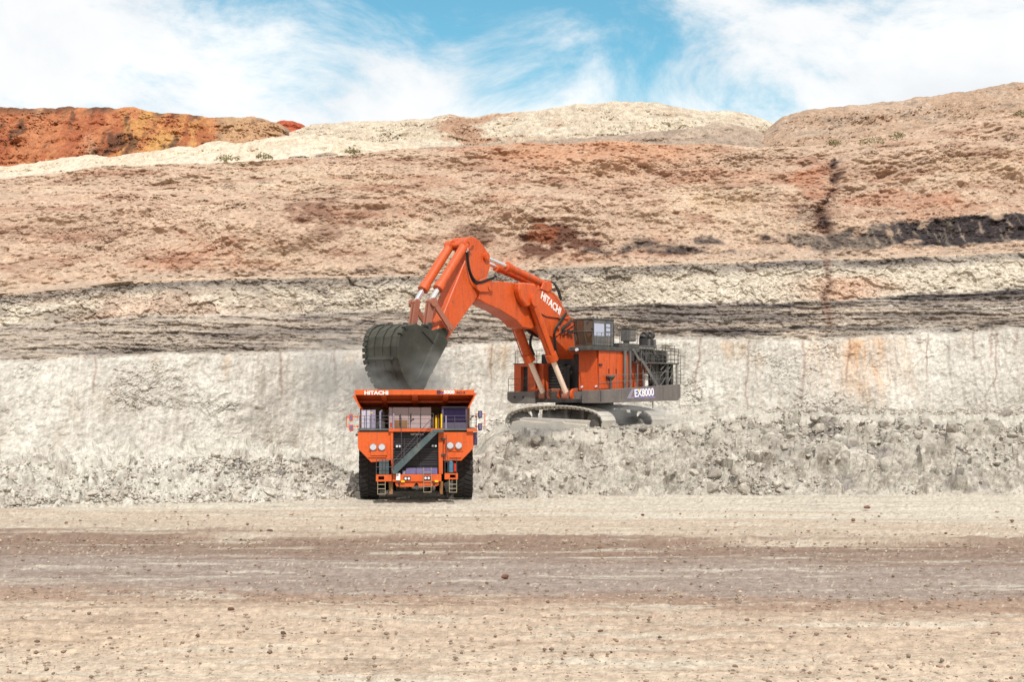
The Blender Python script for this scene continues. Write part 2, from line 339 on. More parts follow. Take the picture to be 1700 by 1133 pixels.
# ---------------------------------------------------------------- upper rock face
up_py = curve([(-1500, 330), (-100, 300), (0, 292), (120, 282), (200, 270), (330, 268), (420, 262), (600, 254), (700, 247), (800, 244), (880, 237), (1000, 235), (1150, 239), (1300, 246), (1380, 238), (1480, 222), (1560, 205), (1650, 190), (1700, 182), (1900, 160), (3200, 150)])
def build_upper():
    pxs = px_array(1060, ne=16)
    dc = low_d(pxs)+9; zc = zpy(crest_py(pxs), dc)
    d0 = dc+6; z0 = zc-.6; d1 = dc+8; z1 = zc+.9
    d3 = dc+27; z3 = zpy(up_py(pxs), d3)
    d2 = dc+15; z2 = z1+(z3-z1)*.52
    X, Y, Z, V = section(pxs, [(d0-4, z0-.2), (d1, z1), (d2, z2), (d3, z3), (d3+1.5, z3-.4), (d3+170, z3-2.5)], [26, 112, 112, 3, 8])
    Y = smooth_cols(Y, 16); Z = smooth_cols(Z, 3)
    PX = pxs[:, None]*np.ones_like(Y); PY = HZ-(Z-CH)*F/Y; S = arc(Y, Z)
    CR = crest_py(PX); UP = up_py(PX)
    facew = ss(0, .6, V)*ss(3.3, 2.9, V)
    wig = fbm(X*.1, S*.15, 103, 4)
    D = fbm(X*.03, S*.05, 101, 4)*2.6+fbm(X*.12, S*.12, 105, 5, .55)*1.5
    a1, a2, ac = worley(X*.45+wig, S*.6+wig, 107)
    D += (ac-.5)*.5*ss(0, .2, a2-a1)*ss(-.1, .5, fbm(X*.08, S*.1, 109, 3))
    led = perlin(X*.06, S*1.2+wig, 113)
    D += led*.35*ss(.0, .5, fbm(X*.04, S*.08, 115, 3))+fbm(X*.9, S*1.1, 117, 5, .6)*.22+chips(X, S, 119, .6)*ss(-.05, .35, fbm(X*.07, S*.16, 120, 4))+bumps(X, S, 122, .76)*.62
    fx = 1386-(PY-265)*.10+wig*14
    fault = np.exp(-((PX-fx)/(8+6*ss(330, 400, PY)))**2)*ss(262, 275, PY)
    D -= np.exp(-((PX-fx)/9)**2)*1.0
    ribs = np.maximum(0, np.exp(-((PX-1230)/8)**2)+np.exp(-((PX-1330)/7)**2)+np.exp(-((PX-1130)/6)**2))*ss(350, 260, PY)
    D -= ribs*.5
    # bench of talus at the foot
    P = pushed_out(X, Y, Z, D*facew)
    C = np.zeros(X.shape+(3,)); C[:] = srgb(182, 161, 142)
    C = mixc(C, srgb(192, 174, 153), ss(-.1, .6, fbm(X*.06, S*.16, 121, 5, .55))*.8)
    C = mixc(C, srgb(172, 136, 114), ss(.05, .8, fbm(X*.05, S*.2, 123, 5, .6))*.6)
    C = mixc(C, srgb(150, 116, 98), ss(.2, .8, fbm(X*.10, S*.45, 125, 5, .6))*.6)
    C = mixc(C, srgb(182, 134, 102), ss(300, 250, PY+wig*8)*ss(700, 860, PX)*ss(1250, 1100, PX)*.6)
    for (cx, cy, rx, ry, am, col) in ((920, 400, 58, 34, 1.0, BROWN*.75), (787, 384, 30, 16, .6, BROWN*.8), (535, 352, 60, 20, .75, BROWN), (545, 385, 35, 10, .5, BROWN), (905, 385, 30, 16, .6, RUST*.8),
                                      (840, 300, 30, 40, .2, RUST), (330, 420, 60, 30, .22, RUST), (1000, 300, 90, 18, .15, RUST), (1360, 300, 40, 26, .45, RUST), (1500, 330, 120, 14, .35, RUST),
                                      (1640, 265, 60, 30, .35, SAND), (1620, 250, 50, 14, .45, BROWN), (1340, 360, 26, 40, .5, GREY), (600, 300, 80, 16, .3, SAND), (1210, 330, 60, 20, .5, SAND), (120, 385, 70, 16, .35, BROWN)):
        e = ((PX-cx)/rx)**2+((PY-cy)/ry)**2
        C = mixc(C, col, ss(1.25, .55, e+fbm(X*.25, S*.35, 130+cx, 5, .65)*1.1)*am*ss(-.5, .3, led+.4))
    C = mixc(C, COAL*1.1, np.minimum(1, fault*1.05)*ss(-.7, .2, fbm(X*.6, S*.4, 141, 4)))
    C = mixc(C, BROWN*.85, np.exp(-((PX-fx)/17)**2)*ss(262, 290, PY)*.62*ss(-.6, .2, fbm(X*.35, S*.5, 139, 5, .6)))
    # coal seam
    cu = curve([(1040, 404), (1100, 398), (1300, 392), (1420, 382), (1470, 372), (1560, 364), (1640, 356), (1700, 356), (1900, 350)])(PX)
    cl = curve([(1040, 408), (1100, 402), (1300, 402), (1360, 420), (1440, 418), (1480, 408), (1560, 410), (1640, 404), (1700, 398), (1900, 392)])(PX)
    e = fbm(X*.5, S*.5, 143, 4, .6)*5; blotch = ss(-.35, .15, fbm(X*.7, S*.35, 145, 4, .6)+.2+.5*ss(1460, 1560, PX)-.5*ss(1350, 1280, PX))
    seam = ss(cu-2+e, cu+3+e, PY)*ss(cl+3+e, cl-2+e, PY)*ss(1040, 1075, PX)
    C = mixc(C, GREY*.8, seam*ss(1290, 1320, PX)*.9)
    C = mixc(C, COAL, seam*blotch*(.55+.42*ss(1440, 1500, PX)))
    C = mixc(C, PALE, seam*ss(.3, .8, fbm(X*1.6, S*.12, 147, 4, .6))*.3)
    for (xa, xb, ya, yb, th) in ((1000, 1300, 414, 422, 3.5), (1045, 1125, 403, 400, 10), (1130, 1310, 399, 394, 7), (960, 1060, 418, 414, 5), (1090, 1190, 414, 414, 7), (300, 560, 462-8, 452, 2.6), (100, 190, 468, 462, 2.5), (560, 700, 450, 446, 3), (1440, 1560, 392, 400, 9)):
        yy = ya+(yb-ya)*(PX-xa)/(xb-xa)
        C = mixc(C, COAL*1.05, np.exp(-((PY-yy+e)/th)**2)*ss(xa, xa+15, PX)*ss(xb, xb-15, PX)*ss(-.25, .2, fbm(X*.25, S*.2, 149+xa, 4))*.85)
    # talus at the foot, paler
    C = mixc(C, srgb(178, 160, 143), ss(CR-16, CR-5, PY+wig*7+e*.6)*.85)
    C = mixc(C, srgb(168, 154, 138), ss(1.1, .4, V))
    C = mixc(C, srgb(196, 172, 150), (ac > .8)*ss(.4, .25, a1)*.5)
    C = mixc(C, srgb(178, 150, 124), ss(2.97, 3.02, V))
    k = ss(.3, .9, fbm(X*1.2, S*3.0, 153, 4, .8)); C = mixc(C, srgb(136, 108, 92), k*.35*ss(CR-10, CR-30, PY))
    C = C*np.array([.89, .85, .82])*(1+.20*fbm(X*2.2, S*3.0, 151, 4, .85)[..., None])
    mesh_from_grid('upper_rock_face', P, C, 'rock_face', 'tan and rust upper quarry face crossed by a black coal seam')
build_upper()

# ---------------------------------------------------------------- spoil heaps on the skyline
def heap(name, label, crest, base, dcrest, dbase, col_fn, n=500, rows=90, rough=1.0, gully=.6, seed=0, back=25, sag=.4):
    n = int(n*.85); rows = int(rows*.9); xs = [p[0] for p in crest]; x0, x1 = xs[0], xs[-1]
    pxs = np.linspace(x0, x1, n); cy = curve(crest)(pxs); by = curve(base)(pxs)
    cy = cy+fbm(pxs*.03, pxs*0+seed, seed, 6, .6)*2.2
    zc = zpy(cy, dcrest); zb = zpy(by, dbase); zz = np.zeros_like(pxs)
    X, Y, Z, V = section(pxs, [(zz+dbase, zb), (zz+dbase+(dcrest-dbase)*.5, zb+(zc-zb)*(.5+sag*.1)), (zz+dcrest, zc), (zz+dcrest+back, zc-back*.5), (zz+dcrest+back+20, zc*0-2)], [rows//2, rows//2, 12, 6])
    Z = smooth_cols(Z, 3)
    s = dcrest/150.
    w = ss(0, .1, V)*(ss(2.0, 1.3, V)*.75+.25)*ss(2.3, 2.0, V)
    rows_h = (zc-zb).mean()/2/s; fine = chips(X/s, V*rows_h, seed+41, .8*rough)
    D = (fbm(X*.05/s, V*1.2, seed+1, 4)*2.0+ridged(X*.16/s+fbm(X*.05/s, V, seed+9, 3)+V*.4, V*.7, seed+3, 3)*gully*.6*ss(2.0,1.6,V)+fbm(X*.5/s, V*rows_h*.5, seed+5, 5, .6)*.45*rough)*s*w*.8+fine*s*(ss(2.0, 1.7, V)*.75+.25)*ss(2.2, 2.0, V)
    P = pushed_out(X, Y, Z, D)
    PX = pxs[:, None]*np.ones_like(Y); PY = HZ-(Z-CH)*F/Y
    C = col_fn(X/s, V, PX, PY)*(1+.22*fbm(X*1.8/s, V*rows_h*2.0, seed+7, 4, .85)[..., None])
    mesh_from_grid(name, P, C, 'spoil', label)
def col_red(X, V, PX, PY):
    C = np.zeros(X.shape+(3,)); C[:] = srgb(168, 110, 76)
    st = fbm(X*.35+V*.5, V*.45, 201, 5, .6)
    C = mixc(C, srgb(180, 138, 88), ss(0, .4, st)*ss(120, 260, PX))
    C = mixc(C, srgb(182, 136, 82), np.exp(-((PX-235)/45)**2)*.8*ss(-.6, .3, st))
    C = mixc(C, srgb(178, 134, 84), np.exp(-((PX-320)/30)**2)*.7)
    C = mixc(C, srgb(146, 82, 56), ss(.05, .5, fbm(X*.55+V*.6, V*.5, 203, 5, .6))*.7)
    C = mixc(C, srgb(80, 60, 48), ss(.25, .7, fbm(X*.5+V*.8, V*.7, 205, 5, .6))*.8)
    C = mixc(C, srgb(70, 58, 50), ss(1.6, 1.95, V)*ss(-.1, .4, fbm(X*.25, V*.3, 207, 3))*.7)
    C = mixc(C, srgb(190, 150, 118), (np.exp(-((PX-55-V*6)/7)**2)*ss(.7, 1.2, V)+np.exp(-((PX-150)/10)**2)*ss(1.3, .5, V))*.7*ss(-.5, .2, st))
    C = mixc(C, srgb(172, 140, 108), ss(345, 375, PX)*.85)
    C = mixc(C, srgb(120, 104, 92), ss(400, 425, PX)*ss(-.2, .5, st)*.7)
    return C
def plain(a, b, c, s, am=.7):
    def f(X, V, PX, PY):
        C = np.zeros(X.shape+(3,)); C[:] = a
        C = mixc(C, b, ss(-.05, .5, fbm(X*.15+V*.3, V*.8, s, 5, .6))*am)
        C = mixc(C, c, ss(.2, .7, fbm(X*.3+V*.3, V*2.5, s+3, 5, .6))*am)
        return C
    return f
def col_beige(X, V, PX, PY):
    C = plain(srgb(186, 172, 152), srgb(196, 184, 164), srgb(170, 150, 130), 221)(X, V, PX, PY)
    m = ss(700, 740, PX)*ss(880, 830, PX)
    C = mixc(C, srgb(158, 122, 98), m*ss(-.2, .4, fbm(X*.22+V*.5, V*1.6, 227, 5, .6))*.85)
    return C
def col_right(X, V, PX, PY):
    C = plain(srgb(166, 140, 118), srgb(174, 152, 132), srgb(148, 130, 114), 231)(X, V, PX, PY)
    return mixc(C, srgb(186, 170, 152), ss(.55, .8, fbm(X*1.1, V*9, 237, 3, .6))*.6)
heap('red_spoil_hill', 'rust red and ochre spoil heap on the left skyline', [(-500, 190), (-100, 170), (0, 176), (60, 178), (140, 177), (160, 176), (205, 179), (222, 176), (260, 186), (310, 187), (330, 191), (380, 194), (420, 191), (445, 197), (470, 205), (490, 222), (500, 246)],
     [(-500, 330), (0, 300), (500, 262)], 330, 290, col_red, 620, 110, 1.4, 1.1, 200)
heap('far_red_heap', 'small brick red heap beside the ochre spoil', [(440, 215), (458, 199), (475, 198), (500, 203), (515, 211), (530, 228)], [(440, 240), (530, 240)], 350, 335, plain(srgb(164, 88, 62), srgb(158, 80, 56), srgb(176, 100, 72), 241), 90, 40, .6, .3, 240)
heap('beige_spoil_hill', 'long beige spoil heap in the middle of the skyline', [(480, 222), (510, 205), (560, 202), (640, 199), (700, 197), (745, 188), (775, 194), (850, 184), (900, 180), (960, 170), (1000, 168), (1040, 165), (1090, 168), (1120, 174), (1160, 183), (1195, 181), (1240, 187), (1262, 194), (1290, 208), (1330, 235)],
     [(480, 262), (1330, 262)], 300, 262, col_beige, 760, 100, 1.0, .9, 220)
heap('pale_spoil_ridge', 'cream coloured tipped ridge in front of the red spoil', [(-500, 290), (-100, 284), (0, 276), (50, 272), (100, 262), (160, 256), (190, 260), (240, 250), (262, 249), (300, 239), (322, 245), (345, 232), (375, 232), (405, 238), (430, 228), (480, 223), (540, 224), (620, 236), (700, 242), (760, 250)],
     [(-500, 330), (0, 305), (400, 282), (760, 262)], 225, 200, plain(srgb(200, 184, 162), srgb(208, 194, 174), srgb(182, 164, 142), 251, .6), 700, 60, .7, .5, 250)
heap('grey_spoil_ridge', 'low grey brown ridge of tipped rock below the beige heap', [(480, 262), (560, 250), (650, 247), (720, 243), (800, 239), (900, 232), (1000, 226), (1090, 218), (1150, 210), (1180, 204), (1210, 202), (1235, 208), (1262, 220), (1290, 236), (1330, 250)],
     [(480, 268), (800, 262), (1330, 262)], 215, 195, plain(srgb(158, 140, 124), srgb(168, 150, 132), srgb(136, 120, 106), 261), 640, 60, .8, .5, 260)
heap('right_spoil_hill', 'big stony brown spoil hill rising at right', [(1215, 262), (1250, 238), (1272, 214), (1300, 191), (1345, 181), (1400, 176), (1450, 170), (1495, 166), (1560, 155), (1610, 150), (1660, 138), (1700, 135), (1900, 118), (2300, 100)],
     [(1215, 268), (1400, 268), (1700, 262), (2300, 240)], 222, 178, col_right, 700, 130, 1.3, .35, 230, sag=0)

# ---------------------------------------------------------------- benches and rubble in front of the faces
def slab(name, label, pxs, ctrl, counts, disp, col, mat='rubble', sm=10):
    X, Y, Z, V = section(pxs, ctrl, counts); Z = smooth_cols(Z, sm)
    D, C = disp(X, Y, Z, V), None
    P, n = pushed(X, Y, Z, D)
    PX = pxs[:, None]*np.ones_like(Y); PY = HZ-(Z-CH)*F/Y
    C = col(X, V, PX, PY, P)
    mesh_from_grid(name, P, C, mat, label)
    return P, n, V, PX
bench_py = curve([(740, 822), (790, 775), (806, 742), (830, 729), (870, 720), (940, 719), (1000, 715), (1110, 711), (1150, 704), (1200, 700), (1270, 698), (1350, 696), (1500, 700), (1600, 700), (1700, 698), (1900, 698), (3200, 700)])
bench_d = curve([(740, 106), (800, 111), (900, 113), (1110, 113), (1200, 114.5), (1700, 117), (3200, 120)])
def build_bench():
    pxs = np.concatenate([np.linspace(742, 1745, 820), 1745+(np.linspace(0, 1, 21)[1:]**2)*1400])
    dt = toe_d(pxs)-.5; dcr = bench_d(pxs); zc = zpy(bench_py(pxs)+(fbm(pxs*.02, pxs*0, 331, 4, .6)*9-6*np.exp(-((pxs-1215)/55)**2))*ss(1100, 1160, pxs), dcr)+.15; z0 = dt*0-.25
    lowf = np.interp(pxs, [742, 800], [0, 1])
    dl = low_d(pxs)
    back = zc*1.0
    X0 = [(dt, z0), (dt+(dcr-dt)*.5, z0+(zc-z0)*.56), (dcr, zc), (dcr+3, zc+.1), (dl-5, back+.1), (dl+6, back+.9*lowf)]
    def disp(X, Y, Z, V):
        w = ss(0, .25, V)*(1-.85*ss(2.02, 2.25, V)*ss(5.1, 4.5, V))
        hx = ss(1040, 1140, (X/Y)*F+850)*ss(1700, 1500, X/Y*F+850)
        D = fbm(X*.10, Y*.25+Z*.25, 301, 4)*.9+fbm(X*.5, V*2.5, 303, 4, .55)*.35
        # slumped blocks with hollows under them
        a1, a2, ac = worley(X*.75+fbm(X*.7, V*4, 305, 2)*.5, V*4.2, 307)
        D += (ac > .6)*ss(.6, .1, a1)*(.6+.25*hx)
        b1_, b2_, bc = worley(X*1.9, V*11, 309); D += (bc > .45)*ss(.45, .15, b1_)*.2*ss(-.3, .5, fbm(X*.2, V*1.5, 311, 3)+hx*.5)
        c1, c2, cc = worley(X*4.2, V*24, 313); D += (cc > .4)*ss(.5, .1, c1)*.05+chips(X, V*5, 315, .28)
        return (D-.75*ss(1.2, 2.0, V))*w
    def col(X, V, PX, PY, P):
        C = np.zeros(X.shape+(3,)); C[:] = srgb(172, 165, 153)
        C = mixc(C, srgb(184, 177, 165), ss(-.1, .6, fbm(X*.25, V*2, 321, 5, .6))*.8)
        C = mixc(C, srgb(134, 125, 114), ss(.1, .7, fbm(X*.7, V*3.5, 323, 6, .7))*.7)
        C = mixc(C, srgb(126, 118, 114), ss(.2, .7, fbm(X*.3, V*2.4, 325, 5, .65))*ss(1150, 1400, PX)*.6)
        C = mixc(C, srgb(188, 181, 168), ss(1.96, 2.1, V)*.8)
        return C*(1+.22*fbm(X*2.2, V*10, 327, 4, .8)[..., None])
    return slab('rubble_bench', 'broken pale rock bench that carries the excavator', pxs, X0, [66, 84, 10, 14, 20], disp, col)
BENCH = build_bench()
pile_py = curve([(-1500, 760), (-100, 782), (0, 784), (40, 778), (100, 786), (150, 774), (200, 771), (236, 782), (300, 768), (350, 765), (410, 766), (450, 764), (500, 772), (540, 779), (600, 790), (660, 800), (760, 815), (800, 822)])
def build_pile():
    pxs = np.concatenate([-1500+1465*(1-(1-np.linspace(0, 1, 25)[:-1])**2), np.linspace(-35, 800, 680)])
    dt = toe_d(pxs); dcr = toe_d(pxs)+(low_d(pxs)-toe_d(pxs))*.62; zc = zpy(pile_py(pxs), dcr)
    z0 = dt*0-.25; dl = low_d(pxs)
    X0 = [(dt, z0), (dt+(dcr-dt)*.45, z0+(zc-z0)*.5), (dcr, zc), (dl+2.5, zc*.85+1.2)]
    def disp(X, Y, Z, V):
        w = ss(0, .3, V)
        D = fbm(X*.13, V*1.0, 401, 4)*.8+fbm(X*.5, V*2.5, 403, 4, .55)*.35
        a1, a2, ac = worley(X*.6+fbm(X*.7, V*4, 405, 2)*.5, V*3.4, 407); D += (ac > .6)*ss(.55, .15, a1)*.6
        b1_, b2_, bc = worley(X*1.6, V*8, 409); D += (bc > .4)*ss(.5, .1, b1_)*.15
        c1, c2, cc = worley(X*4, V*20, 413); D += (cc > .4)*ss(.5, .1, c1)*.05+chips(X, V*5, 415, .25)
        return D*w
    def col(X, V, PX, PY, P):
        C = np.zeros(X.shape+(3,)); C[:] = srgb(190, 184, 172)
        C = mixc(C, srgb(198, 192, 181), ss(-.1, .6, fbm(X*.25, V*2, 421, 5, .6))*.8)
        C = mixc(C, srgb(150, 140, 128), ss(.25, .8, fbm(X*.35, V*3, 423, 5, .6))*.6)
        for cx, cy, rx, ry in ((390, 778, 26, 8), (330, 785, 16, 8), (415, 795, 20, 10), (455, 790, 18, 8), (545, 800, 16, 7)):
            e = ((PX-cx)/rx)**2+((PY-cy)/ry)**2
            C = mixc(C, srgb(96, 90, 86), ss(1.3, .4, e+fbm(X*1.3, V*9, 430+cx, 4, .6)*1.0)*.8)
        return C*(1+.2*fbm(X*2.2, V*10, 427, 4, .8)[..., None])
    return slab('rubble_pile', 'long low pile of white rubble along the foot of the quarry face', pxs, X0, [72, 72, 26], disp, col)
PILE = build_pile()

# ---------------------------------------------------------------- loose rocks
def flat_rock_mat(name, cols, rough=.95):
    m, nt, b = node_mat(name, rough, .12); N = nt.nodes.new; L = nt.links.new
    oi = N('ShaderNodeObjectInfo'); geo = N('ShaderNodeNewGeometry'); cr = N('ShaderNodeValToRGB')
    el = cr.color_ramp.elements; el[0].color = (*cols[0], 1); el[1].color = (*cols[-1], 1)
    for i, c in enumerate(cols[1:-1]): e = el.new((i+1)/(len(cols)-1)); e.color = (*c, 1)
    ad = N('ShaderNodeMath'); ad.operation = 'ADD'; L(oi.outputs['Random'], ad.inputs[0]); L(geo.outputs['Random Per Island'], ad.inputs[1])
    fr = N('ShaderNodeMath'); fr.operation = 'FRACT'; L(ad.outputs[0], fr.inputs[0]); L(fr.outputs[0], cr.inputs[0])
    n = N('ShaderNodeTexNoise'); n.inputs['Scale'].default_value = 5; n.inputs['Detail'].default_value = 6; L(geo.outputs['Position'], n.inputs['Vector'])
    mr = N('ShaderNodeMapRange'); L(n.outputs[0], mr.inputs[0]); mr.inputs[1].default_value = .3; mr.inputs[2].default_value = .7; mr.inputs[3].default_value = .72; mr.inputs[4].default_value = 1.2
    vm = N('ShaderNodeVectorMath'); vm.operation = 'SCALE'; L(cr.outputs[0], vm.inputs[0]); L(mr.outputs[0], vm.inputs['Scale']); L(vm.outputs[0], b.inputs['Base Color'])
    bp = N('ShaderNodeBump'); bp.inputs['Strength'].default_value = .7; bp.inputs['Distance'].default_value = .06; L(n.outputs[0], bp.inputs['Height']); L(bp.outputs[0], b.inputs['Normal'])
flat_rock_mat('pale_stone', [srgb(192, 186, 174), srgb(172, 163, 150), srgb(184, 176, 163), srgb(156, 147, 134)])
flat_rock_mat('bench_stone', [srgb(190, 183, 170), srgb(160, 151, 139), srgb(178, 170, 157), srgb(138, 130, 121)])
flat_rock_mat('brown_stone', [srgb(112, 90, 76), srgb(158, 134, 114), srgb(120, 104, 92), srgb(190, 170, 146)])
flat_rock_mat('dark_clod', [srgb(84, 70, 62), srgb(120, 84, 66), srgb(96, 84, 76)])
def rock_mesh(name, seed, sub, mat):
    rnd = random.Random(seed); bm = bmesh.new(); bmesh.ops.create_icosphere(bm, subdivisions=sub, radius=1)
    cuts = []
    for k in range(9):
        v = Vector((rnd.gauss(0, 1), rnd.gauss(0, 1), rnd.gauss(0, 1))).normalized(); cuts.append((v, rnd.uniform(.42, .8)))
    sx, sy, sz = rnd.uniform(.85, 1.25), rnd.uniform(.7, 1), rnd.uniform(.55, .85)
    for v in bm.verts:
        for n, d in cuts:
            e = v.co.dot(n)-d
            if e > 0: v.co -= n*e*.92
        v.co *= 1+rnd.uniform(-.05, .05); v.co.x *= sx; v.co.y *= sy; v.co.z *= sz
    me = bpy.data.meshes.new(name); bm.to_mesh(me); bm.free(); me.materials.append(MATS[mat]); return me
rng = np.random.default_rng(7)
def scatter(rocks, name, zone, grid, n_named, n_small, mats, place, size_big, size_small, sel):
    """n_named boulders as objects of their own, the small stones as one mass"""
    P, nrm, V, PX = grid; big = [rock_mesh('boulder', 50+i, 2, mats) for i in range(6)]
    w = place(PX, V, P); w = (w/w.sum()).reshape(-1); flat = P.reshape(-1, 3); W = PX.reshape(-1)
    step = (np.linalg.norm(np.diff(P, axis=0), axis=-1).mean())
    idx = rng.choice(len(w), n_named, p=w)
    sizes = np.sort(size_big[0]*(size_big[1]/size_big[0])**(rng.random(n_named)**2.2))[::-1]
    first = {}
    for k, i in enumerate(idx):
        o = bpy.data.objects.new(name, big[k % 6]); COL.objects.link(o); s = float(sizes[k])
        p = flat[i]; o.location = (float(p[0]), float(p[1]), float(p[2])+s*.32); o.scale = (s, s, s)
        o.rotation_euler = (rng.uniform(-.5, .5), rng.uniform(-.5, .5), rng.uniform(0, 6.28))
        tag(o, *zone(float(W[i]), float(V.reshape(-1)[i]), s, k))
    tmpl = []
    for i in range(6):
        me = rock_mesh('t', 80+i, 1, mats); vv = np.zeros(len(me.vertices)*3); me.vertices.foreach_get('co', vv)
        ff = np.array([p.vertices[:] for p in me.polygons]); tmpl.append((vv.reshape(-1, 3), ff)); bpy.data.meshes.remove(me)
    idx = rng.choice(len(w), n_small, p=w); VV, FF, off = [], [], 0
    for k, i in enumerate(idx):
        s = size_small[0]*(size_small[1]/size_small[0])**(rng.random()**1.8); v, f = tmpl[k % 6]; a = rng.uniform(0, 6.28); ca, sa = math.cos(a), math.sin(a)
        q = v*s; q = np.stack([q[:, 0]*ca-q[:, 1]*sa, q[:, 0]*sa+q[:, 1]*ca, q[:, 2]], 1)+flat[i]+np.array([rng.uniform(-.3, .3), rng.uniform(-.3, .3), s*.3])
        VV.append(q); FF.append(f+off); off += len(q)
    tri_mesh(name='loose_'+rocks, V=np.concatenate(VV), F=np.concatenate(FF), mat=mats, label=sel)
def tri_mesh(name, V, F, mat, label, kind='stuff'):
    me = bpy.data.meshes.new(name); me.vertices.add(len(V)); me.vertices.foreach_set('co', V.reshape(-1).astype(np.float32))
    me.loops.add(F.size); me.loops.foreach_set('vertex_index', F.reshape(-1).astype(np.int32)); me.polygons.add(len(F))
    me.polygons.foreach_set('loop_start', (np.arange(len(F))*3).astype(np.int32)); me.polygons.foreach_set('loop_total', np.full(len(F), 3, np.int32))
    me.update(calc_edges=True); me.materials.append(MATS[mat]); o = bpy.data.objects.new(name, me); COL.objects.link(o); tag(o, label, None, None, kind); return o
def zone_of(kind, where, s, k, seen):
    size = 'large' if s > .62 else ('middling' if s > .38 else 'small')
    if where not in seen: seen[where] = 1; return 'biggest %s boulder %s' % (kind, where), 'boulder', 'boulders '+where
    return '%s %s boulder %s' % (size, kind, where), 'boulder', 'boulders '+where
SEEN = {}
def zone_bench(px, v, s, k):
    col = 'under the near track' if px < 1010 else ('under the rear deck' if px < 1150 else ('in the stone chute' if px < 1300 else ('right of the chute' if px < 1500 else 'near the right edge')))
    row = 'at the bench foot' if v < .5 else ('on the bench slope' if v < 1.6 else ('on the bench rim' if v < 2.6 else 'on the ledge behind'))
    return zone_of('pale grey', row+' '+col, s, k, SEEN)
def zone_pile(px, v, s, k):
    col = 'at far left' if px < 150 else ('left of the dark clods' if px < 300 else ('beside the dark clods' if px < 470 else 'close to the truck'))
    row = 'at the toe of the white pile' if v < .5 else ('on the white pile' if v < 1.4 else 'on top of the white pile')
    return zone_of('chalk white', row+' '+col, s, k, SEEN)
def place_bench(PX, V, P):
    w = np.full(V.shape, .12)+.7*ss(.15, .45, fbm(P[..., 0]*.25, V*1.5, 502, 4))
    w += ss(1150, 1200, PX)*ss(1290, 1250, PX+V*30)*ss(2.0, 1.4, V)*2.2*ss(-.4, .3, fbm(P[..., 0]*.3, V, 501, 3))
    w += np.exp(-((PX-1245)/40)**2)*ss(.5, .1, V)*4
    w += np.exp(-((PX-900-V*30)/60)**2)*ss(1.0, .1, V)*1.3
    w += ss(1270, 1330, PX)*ss(1.1, 1.7, V)*ss(2.1, 1.95, V)*1.0*ss(-.2, .3, fbm(P[..., 0]*.2, V, 503, 3))
    w += ss(1230, 1330, PX)*ss(3.9, 4.3, V)*6
    w += ss(1120, 1200, PX)*ss(1.6, 2.0, V)*ss(2.2, 2.0, V)*1.5
    w = w*((PX > 800) & (PX < 1740))*ss(5.0, 4.8, V)*(1-ss(2.1, 2.2, V)*ss(4.0, 3.6, V))*ss(0, .05, V)
    return w+2.2*((PX > 835) & (PX < 1120))*ss(1.9, 2.1, V)*ss(3.3, 2.9, V)
scatter('bench_stones', 'boulder', zone_bench, BENCH, 200, 8000, 'bench_stone', place_bench, (.24, .85), (.05, .27), 'small loose stones spilled over the rubble bench')
def place_pile(PX, V, P):
    w = .2+.6*ss(.1, .5, fbm(P[..., 0]*.2, V*1.2, 512, 4))+ss(.7, .1, V)*1.6*ss(-.3, .4, fbm(P[..., 0]*.25, V, 511, 3))+ss(300, 360, PX)*ss(600, 500, PX)*ss(1.0, 1.6, V)*.8
    return w*((PX > -20) & (PX < 596))*ss(2.3, 2.0, V)*ss(0, .04, V)
scatter('pile_stones', 'boulder', zone_pile, PILE, 100, 9000, 'pale_stone', place_pile, (.24, .62), (.06, .25), 'small white stones spilled over the rubble pile')
def ground_stones():
    # gravel over the pit floor and haul road
    n = 9000; py = 850+(1160-850)*rng.random(n)**.9; 
    band = np.concatenate([rng.normal(903, 9, 2600), rng.normal(992, 7, 900)]); py = np.concatenate([py, band]); n = len(py)
    d = CH*F/(py-HZ); px = rng.uniform(-40, 1740, n); X = (px-850)/F*d
    s = (.010+.055*rng.random(n)**8)*(1+d/80)
    VV, FF, off = [], [], 0; tm = []
    for i in range(6):
        me = rock_mesh('t', 180+i, 1, 'brown_stone'); vv = np.zeros(len(me.vertices)*3); me.vertices.foreach_get('co', vv)
        tm.append((vv.reshape(-1, 3), np.array([p.vertices[:] for p in me.polygons]))); bpy.data.meshes.remove(me)
    for k in range(6):
        v, f = tm[k]; m = np.arange(k, n, 6); th = rng.uniform(0, 6.28, len(m)); ca, sa = np.cos(th)[:, None], np.sin(th)[:, None]
        q = v[None]*s[m][:, None, None]*1.15; q = np.stack([q[..., 0]*ca-q[..., 1]*sa+X[m][:, None], q[..., 0]*sa+q[..., 1]*ca+d[m][:, None], q[..., 2]*.75+.02], -1)
        VV.append(q.reshape(-1, 3)); FF.append((f[None]+np.arange(len(m))[:, None, None]*len(v)).reshape(-1, 3)+off); off += len(m)*len(v)
    tri_mesh('gravel', np.concatenate(VV), np.concatenate(FF), 'brown_stone', 'brown gravel strewn over the pit floor and haul road')
ground_stones()
clods = [rock_mesh('clod', 140+i, 2, 'dark_clod') for i in range(3)]
